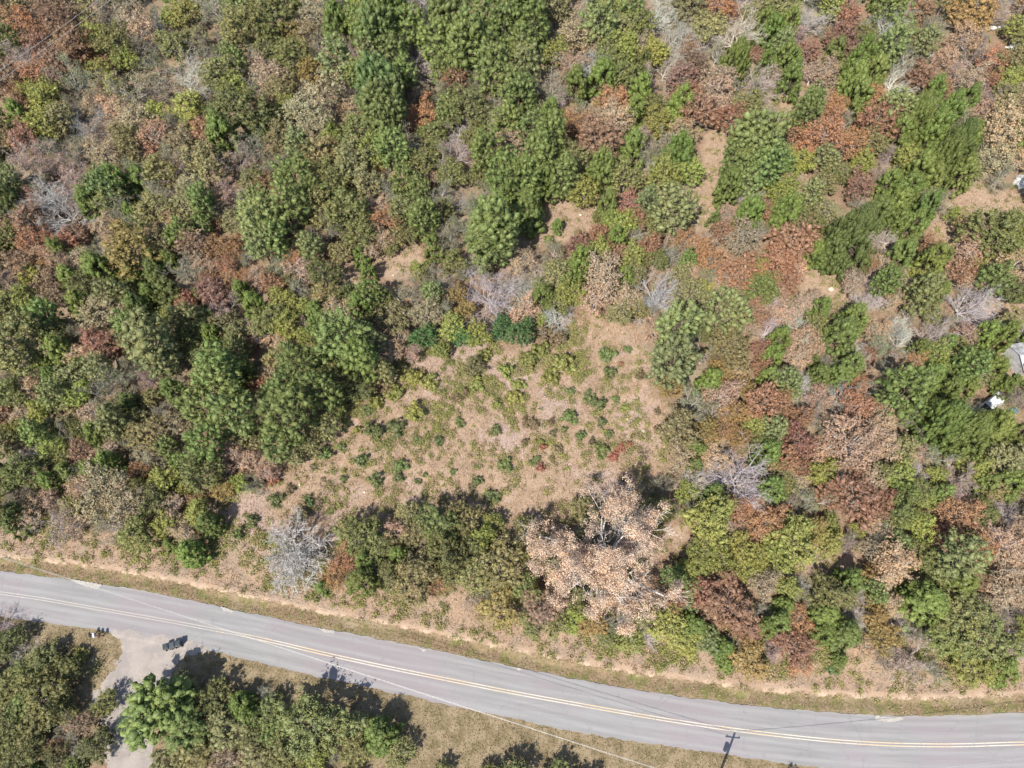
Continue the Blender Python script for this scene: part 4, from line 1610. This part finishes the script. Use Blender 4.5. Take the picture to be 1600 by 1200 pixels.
# ------------------------------------------------------------------ uncountable ground cover
def zone(x, y):
    c_ = slopecos(x)
    return (y - YN(x)) * c_, (YS(x) - y) * c_, poly_sdf(CLEAR, x, y), np.max([poly_sdf(p, x, y) for p in OPENS], 0), poly_sdf(DRIVE, x, y)
def visible(x, y, m=40):
    u, v = project(x, y, 0)
    return (u > -m) & (u < 1600 + m) & (v > -m) & (v < 1200 + m)
def blades(n, r, h, w, lean):
    """triangular blades: returns (n,3,3) offsets"""
    a = r.uniform(0, 6.28, n); la = r.uniform(0, 6.28, n); hh = h * r.uniform(.5, 1.3, n); ww = w * r.uniform(.6, 1.4, n)
    d = np.stack([np.cos(a), np.sin(a), a * 0], -1) * ww[:, None] / 2
    tip = np.stack([np.cos(la) * lean * hh, np.sin(la) * lean * hh, hh], -1)
    return np.stack([-d, d, tip], 1)
def scatter(name, x, y, h, w, lean, cols, r, label, cat):
    n = len(x); z = ground_z(x, y) - .02
    v = blades(n, r, h, w, lean) + np.stack([x, y, z], -1)[:, None, :]
    colr = np.concatenate([cols, np.ones((n, 1))], 1)
    F = np.arange(3 * n)
    me = mesh_np(name, v.reshape(-1, 3), np.full(n, 3), F, STRAW, {'col': ('FACE', colr)})
    return tag(link(name, me), label, cat, None, 'stuff')
r = np.random.default_rng(3)
N = 1300000
x = r.uniform(-112, 112, N); y = r.uniform(-4, 150, N)
m = visible(x, y); x, y = x[m], y[m]
dn, ds, cs, os_, dv = zone(x, y)
wob = (fbm(x, y, 3, N2) - .5) * 3
dens = fbm(x, y, 1.6, N3)
pal = np.array([(.50, .37, .24), (.43, .30, .21), (.54, .41, .31), (.24, .20, .10), (.42, .28, .22), (.20, .14, .09)])
def palette(n, p, spread=.18, w=None):
    c_ = p[r.choice(len(p), n, p=w)]
    return np.clip(c_ * r.uniform(1 - spread, 1 + spread, (n, 1)), .01, .9)
mk = (((cs + wob > -.5) | ((dn > 2.4) & (dn < 9 + wob)) | (os_ + wob > .3)) & (dn > 2.2) & (r.random(len(x)) < .25 + dens * .9))
scatter('dry_grass', x[mk], y[mk], .36, .075, .9, palette(mk.sum(), pal, .24), r, 'dry straw-coloured grass over the clearing and the road bank', 'grass')
mk = (((dn > .1) & (dn < 2.1 + wob * .2)) | ((ds > .15) & (ds < 12) & (dv < -.2))) & (r.random(len(x)) < .8)
pal2 = np.array([(.27, .20, .115), (.34, .26, .17), (.15, .145, .065), (.22, .18, .10), (.40, .30, .20)])
scatter('verge_grass', x[mk], y[mk], .20, .10, .8, palette(mk.sum(), pal2, .4), r, 'short olive-brown grass along both road shoulders', 'grass')

# low brush in and beside the woods, weeds in the upper clearing
def brush(name, cx, cy, rad, per, size, cols, label, cat, hmul=.7):
    C = []; Nn = []; K = []
    zz = ground_z(cx, cy)
    for i in range(len(cx)):
        k = max(5, int(per * rad[i] ** 2)); d = sphere_pts(k, r, .5)
        q = d * (rad[i] * r.uniform(.3, 1.15, k))[:, None] * np.array([1, 1, hmul]); q[:, 2] = np.abs(q[:, 2])
        C.append(q + np.array([cx[i], cy[i], zz[i]])); Nn.append(d * .4 + r.normal(size=(k, 3)) * .5 + np.array([0, 0, .3]))
        K.append(np.clip(cols[i] * r.uniform(.7, 1.3, (k, 1)), .01, .9))
    C = np.concatenate(C); v = leaf_quads(C, np.concatenate(Nn), size, r); n = len(C)
    me = mesh_np(name, v, np.full(n, 4), np.arange(4 * n), STRAW, {'col': ('FACE', np.concatenate([np.concatenate(K), np.ones((n, 1))], 1))})
    return tag(link(name, me), label, cat, None, 'stuff')
M_ = 14000
x = r.uniform(-112, 112, M_); y = r.uniform(-4, 150, M_)
m = visible(x, y); x, y = x[m], y[m]
dn, ds, cs, os_, dv = zone(x, y)
mk = ((dn > 7.5) | (ds > 9) | ((ds > 3) & (x < -20))) & (cs < -1) & (os_ < -.8) & (dv < -.8)
pal3 = np.array([(.20, .20, .09), (.27, .23, .13), (.34, .26, .17), (.25, .155, .10), (.13, .16, .06), (.22, .24, .09), (.30, .27, .18)])
xb, yb = x[mk][:6000], y[mk][:6000]
sel = (np.floor(fbm(xb, yb, 9, N2) * 9.9 + r.uniform(0, 3, len(xb))).astype(int)) % len(pal3)
brush('undergrowth', xb, yb, r.uniform(.4, 1.3, len(xb)), 62, .21, pal3[sel], 'mixed tan and olive undergrowth filling the gaps between the trees', 'undergrowth', .9)
M_ = 140000
x = r.uniform(-60, 50, M_); y = r.uniform(5, 75, M_)
dn, ds, cs, os_, dv = zone(x, y); u, v = project(x, y, 1)
dens = fbm(x, y, 3.5, N1)
green = smooth(.42, .58, dens * .6 + fbm(x, y, 1.1, N2) * .4) * (.17 + .50 * (1 - smooth(600, 665, v - 40 * (u < 720))) * (u < 915)) 
mk = ((cs > -1.0) & (dn > 3) & (r.random(len(x)) < green))
pal4 = np.array([(.28, .28, .09), (.24, .24, .09), (.33, .28, .14), (.19, .21, .07), (.31, .25, .14)])
x2 = r.uniform(-60, 110, 60000); y2 = r.uniform(20, 130, 60000); o2 = np.max([poly_sdf(p, x2, y2) for p in OPENS], 0)
m2 = (o2 > -1.2) & (r.random(60000) < .10 + .5 * smooth(.5, .62, fbm(x2, y2, 2.2, N2)))
x3 = r.uniform(-75, 75, 30000); y3 = YN(x3) + r.uniform(1.6, 10, 30000); d3 = (y3 - YN(x3)) * slopecos(x3)
m3 = r.random(30000) < .30 * smooth(.46, .60, fbm(x3, y3, 3.0, N3)) * smooth(1.6, 6, d3) + .02
x = np.concatenate([x[mk], x2[m2], x3[m3]]); y = np.concatenate([y[mk], y2[m2], y3[m3]]); mk = np.ones(len(x), bool)
brush('weeds', x[mk], y[mk], r.uniform(.2, .65, mk.sum()), 190, .17, pal4[r.integers(0, 5, mk.sum())], 'low yellow-green weeds scattered through the dry clearing', 'weeds', .8)
mk = r.random(len(x)) < .12
brush('leaf_litter', x[mk], y[mk], r.uniform(.2, .6, mk.sum()), 90, .13, np.array([(.50, .24, .15), (.56, .40, .27), (.30, .20, .12)])[r.integers(0, 3, mk.sum())], 'scattered russet and tan dead weeds in the clearing grass', 'weeds', .35)

# ------------------------------------------------------------------ small things people left
BLACK = plain('black_plastic', (.03, .042, .05), .45, 0, .2, 6)
RUBBER = plain('rubber', (.02, .02, .02), .8)
def bin_(px, py, rz, label, tone=None):
    x, y, z, t = on_ground(px, py); z = .09 if y > float(YS(x)) - .3 else max(gz(x, y) + .05, -.04)
    e = link('wheelie_bin', None, None, (x, y, z), (0, 0, rz)); tag(e, label, 'trash bin', 'wheeled trash bins at the driveway mouth')
    b = MB(); b.box((0, 0, .50), (.50, .56, .84), 0, 1.18); body = bevel(link('body', b.mesh('body', tone or BLACK), e), .03)
    b = MB(); b.box((0, .0, .96), (.66, .74, .05)); b.box((0, -.03, 1.0), (.56, .6, .05), 0, .85); bevel(link('lid', b.mesh('lid', tone or BLACK), e), .02)
    b = MB(); b.tube((-.26, .40, .93), (.26, .40, .93), .02, .02, 8); link('handle', b.mesh('handle', BLACK), e)
    for s in (-1, 1):
        b = MB(); b.tube((s * .20, .28, .13), (s * .28, .28, .13), .13, .13, 14); link('wheel', b.mesh('wheel', RUBBER), e)
BLACK2 = plain('black_plastic_sunbleached', (.05, .058, .066), .5, 0, .2, 6)
bin_(263.5, 1012, math.pi + .35, 'leftmost black wheeled bin of three standing at the driveway mouth')
bin_(273.5, 1010, math.pi + .3, 'middle black wheeled bin of three standing at the driveway mouth', BLACK2)
bin_(282.5, 1007, math.pi + .2, 'rightmost black wheeled bin of three, nearest the road edge')

WOOD = plain('weathered_wood', (.16, .12, .10), .85, 0, .3, 10)
WHITE = plain('white_painted_metal', (.75, .74, .76), .4, 0, .1, 3)
def mailbox(px, py, rz, mat, label):
    x, y, z, t = on_ground(px, py); z = gz(x, y)
    e = link('mailbox', None, None, (x, y, z), (0, 0, rz)); tag(e, label, 'mailbox', 'mailboxes on posts by the road')
    b = MB(); b.box((0, 0, .52), (.11, .11, 1.1)); b.box((0, -.12, 1.0), (.10, .5, .08)); link('post', b.mesh('post', WOOD), e)
    b = MB(); n = 9; prof = [(-.11, 1.05), (.11, 1.05)] + [(.11 * math.cos(i * math.pi / n), 1.20 + .11 * math.sin(i * math.pi / n)) for i in range(n + 1)]
    k = len(prof); vs = [(u_, -.38, w_) for u_, w_ in prof] + [(u_, .20, w_) for u_, w_ in prof]
    b.add(vs, [tuple(range(k)), tuple(range(2 * k - 1, k - 1, -1))] + [((i + 1) % k, i, k + i, k + (i + 1) % k) for i in range(k)])
    link('box', b.mesh('box', mat), e)
    b = MB(); b.box((.125, -.05, 1.24), (.012, .03, .16)); b.box((.125, -.01, 1.31), (.012, .10, .06)); link('flag', b.mesh('flag', plain('red_flag', (.45, .04, .03), .5)), e)
mailbox(147, 993, .45, BLACK, 'black mailbox on a wooden post left of the driveway, the left one')
mailbox(153.5, 994, .45, WHITE, 'pale white mailbox on a post beside the black mailbox')
mailbox(161, 994, .45, plain('brown_mailbox', (.10, .06, .055), .5), 'dark brown mailbox on a thin post, rightmost of the three by the road')

# utility poles and wires
def pole(x, y, h, label, rz=0.0, trafo=True):
    z = gz(x, y)
    e = link('utility_pole', None, None, (x, y, z), (0, 0, rz)); tag(e, label, 'utility pole')
    b = MB(); b.path([(0, 0, -.5), (0, 0, h * .5), (0, 0, h)], [.17, .15, .12], 10); link('post', b.mesh('post', WOOD, True), e)
    b = MB(); b.box((0, .15, h - .75), (1.7, .09, .11)); link('crossarm', b.mesh('crossarm', WOOD), e)
    for s in (-.72, .0, .72):
        b = MB(); zz = h - .69 if s else h
        yy = .15 if s else 0
        b.tube((s, yy, zz), (s, yy, zz + .12), .03, .03, 8); b.tube((s, yy, zz + .1), (s, yy, zz + .2), .075, .06, 10); b.tube((s, yy, zz + .2), (s, yy, zz + .24), .04, .04, 8)
        link('insulator', b.mesh('insulator', plain('porcelain', (.35, .34, .33), .3)), e)
    if trafo:
        b = MB(); b.tube((-.42, 0, h - 2.5), (-.42, 0, h - 1.6), .24, .24, 16); b.tube((-.42, 0, h - 1.6), (-.42, 0, h - 1.52), .26, .18, 16); b.box((-.2, 0, h - 2.05), (.2, .08, .5))
        link('transformer', b.mesh('transformer', plain('grey_steel', (.35, .36, .37), .45, .2), True), e)
    return (x, y, z + h)
WIRE = plain('aluminium_wire', (.45, .44, .42), .4, .3)
def wire(p, q, sag, label, rad=.016, n=26):
    p, q = np.array(p, float), np.array(q, float); b = MB(); pts = []
    for i in range(n + 1):
        t = i / n; v = p + (q - p) * t; v[2] -= sag * 4 * t * (1 - t); pts.append(v)
    b.path(pts, [rad] * (n + 1), 5)
    return tag(link('power_line', b.mesh('power_line', WIRE, True)), label, 'power line', 'overhead wires')
PH = 8.6
tipx, tipy, _ = at(1148, 1145)
Ls = PH / math.tan(SUN_EL)
bx_, by_ = tipx - Ls * math.sin(SUN_AZ), tipy - Ls * math.cos(SUN_AZ)
A = pole(bx_, by_, PH, 'wooden utility pole just below the frame whose shadow crosses the road', -.1)
bxl, byl, _ = at(-230, 795, 8.6)
Bp = pole(bxl, byl, 8.8, 'wooden utility pole beyond the left edge carrying the road wires', .4, False)
bxr, byr, _ = at(1900, 1150, 8.6)
Cp = pole(bxr, byr, 8.8, 'wooden utility pole beyond the right edge of the road', -.2, False)
wire((A[0] - .1, A[1] + .1, A[2] + .2), (Bp[0], Bp[1], Bp[2] + .2), .9, 'upper pale wire slanting over the road from left to bottom right', .018)
wire((A[0] - .2, A[1] + .1, A[2] - .55), (Bp[0] - .3, Bp[1], Bp[2] - 1.1), .5, 'lower thin wire slanting beside the upper wire over the road', .014)
wire((A[0] + .1, A[1] + .1, A[2] + .2), (Cp[0], Cp[1], Cp[2] + .2), .8, 'pale wire low over the road at the bottom right corner', .02)
z = 10.0
p0 = at(-120, 196, z); p1 = at(0, 112, z); p2 = at(145, 4, z); p3 = at(290, -100, z)
wire((p0[0], p0[1], z + .5), (p3[0], p3[1], z + .5), .7, 'upper of two wires crossing the top left corner', .035)
q0 = at(-110, 207, z); q3 = at(290, -88, z)
wire((q0[0], q0[1], z + .5), (q3[0], q3[1], z + .5), .7, 'lower of two wires crossing the top left corner', .035)
for u_, v_, lb in ((-125, 202, 'wooden pole beyond the left edge carrying the upper-left wires'), (296, -96, 'wooden pole beyond the top edge carrying the upper-left wires')):
    xx, yy, _ = at(u_, v_, z); pole(xx, yy, z - gz(xx, yy) + .4, lb, .9, False)

# the shed with silver roof at the right edge
def shed():
    x, y, z, t = on_ground(1602, 566)
    e = link('metal_shed', None, None, (x, y, z), (0, 0, .18)); tag(e, 'small silver metal-roofed shed at the right edge with a dark roof opening', 'shed')
    wm = plain('grey_cladding', (.42, .42, .42), .6, 0, .2, 3)
    W, D, h, hr_ = 5.6, 4.2, 2.3, .75
    b = MB(); w2, d2 = W / 2, D / 2
    vs = [(-w2, -d2, 0), (w2, -d2, 0), (w2, d2, 0), (-w2, d2, 0), (-w2, -d2, h), (w2, -d2, h), (w2, d2, h), (-w2, d2, h), (-w2, 0, h + hr_ * .9), (w2, 0, h + hr_ * .9)]
    b.add(vs, [(0, 1, 5, 4), (1, 2, 6, 9, 5), (2, 3, 7, 6), (3, 0, 4, 8, 7)]); link('wall', b.mesh('wall', wm), e)
    m, nt, out = new_mat('streaked_roof_metal'); P = nd(nt, 'ShaderNodeTexCoord').outputs['Object']
    n1 = noise(nt, P, 1.2, 5, .7); n2 = noise(nt, P, 6, 4)
    cc_ = mixc(nt, step(nt, n1, .45, .62), (.62, .63, .66), (.34, .30, .28)); cc_ = mixc(nt, mth(nt, 'MULTIPLY', step(nt, n2, .6, .7), .7), cc_, (.18, .13, .10))
    nt.links.new(nd(nt, 'ShaderNodeBsdfPrincipled', {'Base Color': cc_, 'Roughness': .45, 'Metallic': .35}).outputs[0], out.inputs[0])
    sheets = 8
    for side in (-1, 1):
        for i in range(sheets):
            b = MB(); x0 = -w2 - .2 + (W + .4) * i / sheets; x1 = x0 + (W + .4) / sheets - .02
            y0, y1 = 0.02 * side, side * (d2 + .25); za, zb = h + hr_ + .03, h - .12
            if side == 1 and i == 2: zb += .03
            vs = [(x0, y0, za), (x1, y0, za), (x1, y1, zb), (x0, y1, zb)]; vs += [(a_, b_, c_ - .03) for a_, b_, c_ in vs]
            fs = [(0, 1, 2, 3), (7, 6, 5, 4), (0, 4, 5, 1), (1, 5, 6, 2), (2, 6, 7, 3), (3, 7, 4, 0)]
            b.add(vs, fs if side < 0 else [f_[::-1] for f_ in fs])
            b.box((x0 + .02, y1 / 2, (za + zb) / 2 + .03), (.04, abs(y1), .04), 0, 1, 0)
            b.v[-8:] = [(p_[0], p_[1], za + (zb - za) * (p_[1] / y1) + (.04 if p_[2] > (za + zb) / 2 + .03 else .0)) for p_ in b.v[-8:]]
            link('roof_sheet', b.mesh('roof_sheet', m), e)
    b = MB(); b.box((-1.7, -.9, h + .62), (.5, .5, .35)); link('roof_opening', b.mesh('roof_opening', plain('dark_opening', (.03, .03, .03), .8)), e)  # black box painted in for the shade inside the roof opening
shed()

# white pickup half hidden under the trees
def pickup():
    x, y, z, t = on_ground(1546, 634)
    e = link('pickup_truck', None, None, (x, y, z), (0, 0, .62), (.92, .92, .92)); tag(e, 'white pickup truck parked half hidden beneath trees at the right', 'pickup truck')
    paint = plain('white_car_paint', (.60, .61, .63), .3, 0, .04, 1); glass = plain('blue_grey_glass', (.10, .14, .18), .08)
    b = MB(); b.box((0, 0, .68), (5.1, 1.85, .55), 0, .97); b.box((1.75, 0, .98), (1.5, 1.7, .16), 0, .92)
    bevel(link('body', b.mesh('body', paint), e), .08)
    b = MB(); b.box((.15, 0, 1.27), (2.0, 1.65, .62), 0, .80); bevel(link('cab', b.mesh('cab', paint), e), .08)
    b = MB(); b.add([(1.0, -.68, 1.10), (1.0, .68, 1.10), (.90, .6, 1.52), (.90, -.6, 1.52)], [(0, 1, 2, 3)])
    b.v = [(p[0] + .09, p[1], p[2]) for p in b.v]; link('windscreen', b.mesh('windscreen', glass), e)
    for s in (-1, 1):
        b = MB(); b.box((.15, s * .79, 1.27), (1.5, .03, .38)); link('side_window', b.mesh('side_window', glass), e)
    b = MB()
    for s in (-1, 1): b.box((-1.72, s * .84, 1.05), (1.6, .10, .22))
    b.box((-2.5, 0, 1.05), (.08, 1.7, .22)); link('bed_rail', b.mesh('bed_rail', paint), e)
    b = MB(); b.box((-1.7, 0, .975), (1.5, 1.5, .02)); link('bed_floor', b.mesh('bed_floor', RUBBER), e)
    for u_ in (-1.6, 1.6):
        for s in (-1, 1):
            b = MB(); b.tube((u_, s * .72, .38), (u_, s * .95, .38), .38, .38, 18); w = link('wheel', b.mesh('wheel', RUBBER), e)
            b = MB(); b.tube((u_, s * .94, .38), (u_, s * .965, .38), .2, .2, 12); link('rim', b.mesh('rim', WHITE), w)
    for s in (-1, 1):
        b = MB(); b.box((2.53, s * .7, .78), (.06, .3, .14)); link('headlight', b.mesh('headlight', plain('lamp_glass', (.7, .7, .68), .15)), e)
pickup()

# tarps, scraps and rocks
def lumpy(name, px, py, dims, mat, label, cat, seed, n=14, flat=.25, rz=0.0, crease=.12, group=None):
    r_ = np.random.default_rng(seed); x, y, z, t = on_ground(px, py)
    ph = r_.uniform(0, 6.28, 8); vs = []; fs = []
    for i in range(n // 2 + 1):
        e = i / (n // 2) * math.pi / 2
        for j in range(n):
            a = 2 * math.pi * j / n
            k = 1 + crease * (math.sin(3 * a + ph[0]) + .7 * math.sin(5 * a + ph[1] + 2 * e) + .5 * r_.normal())
            kz = 1 + crease * (math.sin(2 * a + ph[2]) * .8 + r_.normal() * .5)
            vs.append((math.cos(a) * math.cos(e) ** .7 * k * dims[0] / 2, math.sin(a) * math.cos(e) ** .7 * k * dims[1] / 2, math.sin(e) * dims[2] * kz - .04))
    for i in range(n // 2):
        for j in range(n): fs.append((i * n + j, i * n + (j + 1) % n, (i + 1) * n + (j + 1) % n, (i + 1) * n + j))
    b = MB(); b.add(vs, fs)
    return tag(link(name, b.mesh(name, mat), None, (x, y, z), (0, 0, rz)), label, cat, group)
TARP = plain('white_tarp', (.58, .58, .56), .5, 0, .12, 2, .3)
BTARP = plain('blue_tarp', (.06, .15, .21), .5, 0, .3, 3, .3)
lumpy('tarp', 1594, 287, (2.5, 3.2, 1.2), TARP, 'rounded mound under a white tarp on tan grass at the right edge', 'tarp', 1)
lumpy('tarp', 1455, 92, (1.0, 3.2, .9), TARP, 'narrow crumpled white tarp among tan oaks at the upper right', 'tarp', 2)
lumpy('tarp', 1549, 44, (2.2, .8, .4), TARP, 'small white strip of tarp, left of two near the upper right corner', 'tarp', 3)
lumpy('tarp', 1570, 43, (2.6, .9, .5), TARP, 'small white strip of tarp, right of two near the upper right corner', 'tarp', 4)
lumpy('tarp', 1584, 74, (3.0, 1.6, .5), TARP, 'flattened white tarp scrap right of the tall rust-orange tree', 'tarp', 5)
lumpy('tarp', 1513, 640, (1.6, 1.2, .6), TARP, 'pale tarp scrap behind the feathery cedar left of the pickup', 'tarp', 6)
lumpy('tarp', 1582, 642, (1.6, .9, .6), BTARP, 'blue tarp heap at the right edge beside the parked pickup', 'tarp', 7)
ROCK = plain('pale_rock', (.55, .47, .38), .9, 0, .2, 3, .4)
for i, (u_, v_, d_, lb) in enumerate([(694, 643, .5, 'small pale rock in the upper clearing beside a dark stump'), (569, 769, .5, 'small pale rock in the lower left of the clearing'),
        (1005, 674, .6, 'pale rock on the bare right side of the clearing'), (979, 655, .5, 'pale rock at the clearing right side above a green bush'), (468, 757, .4, 'pale rock near the red sumac at the clearing left corner'),
        (907, 336, .5, 'pale rock on the upper bare patch'), (1298, 452, .9, 'pale sandy rock on the bare patch below the big dark cedar'), (1536, 723, 1.3, 'large cream rock below the feathery cedar at right'),
        (615, 430, .4, 'tiny pale rock on the small bare patch left of centre'), (215, 890, .35, 'small pale rock on the road bank at lower left')]):
    lumpy('rock', u_, v_, (d_, d_ * .8, d_ * .45), ROCK, lb, 'rock', 50 + i, 10, crease=.10)
def stump(px, py, label):
    x, y, z, t = on_ground(px, py); e = link('tree_stump', None, None, (x, y, z)); tag(e, label, 'stump')
    b = MB(); b.path([(0, 0, -.1), (0, 0, .12), (0, 0, .35)], [.36, .27, .24], 12); link('bark', b.mesh('bark', WOOD, True), e)
    b = MB(); b.tube((0, 0, .35), (0, 0, .365), .22, .22, 12); link('cut_face', b.mesh('cut_face', plain('cut_wood', (.30, .20, .13), .8)), e)
stump(698, 640, 'dark weathered stump in the upper clearing right of the yellow-green weeds')
# dead limbs lying in the brush
for i, (pp, lb) in enumerate([([(672, 474), (684, 484), (698, 499)], 'long white dead limb lying on brush left of centre'), ([(586, 458), (606, 457), (618, 463), (630, 478)], 'curved grey dead limb on the treetops left of centre'),
        ([(838, 500), (858, 503), (872, 512)], 'thin fallen dead limb above the clearing'), ([(765, 531), (785, 532), (800, 531)], 'pale fallen log left of the dark round bush')]):
    w = []
    for u_, v_ in pp:
        X, Y, _ = at(u_, v_, 3.2 if i < 2 else 1.2); w.append((X, Y, 3.2 if i < 2 else gz(X, Y) + .25))
    b = MB(); b.path(w, [.13 - .03 * k for k in range(len(w))], 6)
    m0 = np.array(w[1])
    for k in range(4): b.tube(m0, m0 + np.array([random.uniform(-1, 1), random.uniform(.2, 1.4), random.uniform(.1, .6)]), .05, .015, 4)
    o = link('fallen_limb', b.mesh('fallen_limb', BARK, True), color=(.55, .51, .48)); tag(o, lb, 'dead limb')
print('THINGS', len(rows), 'fill', len(fill))
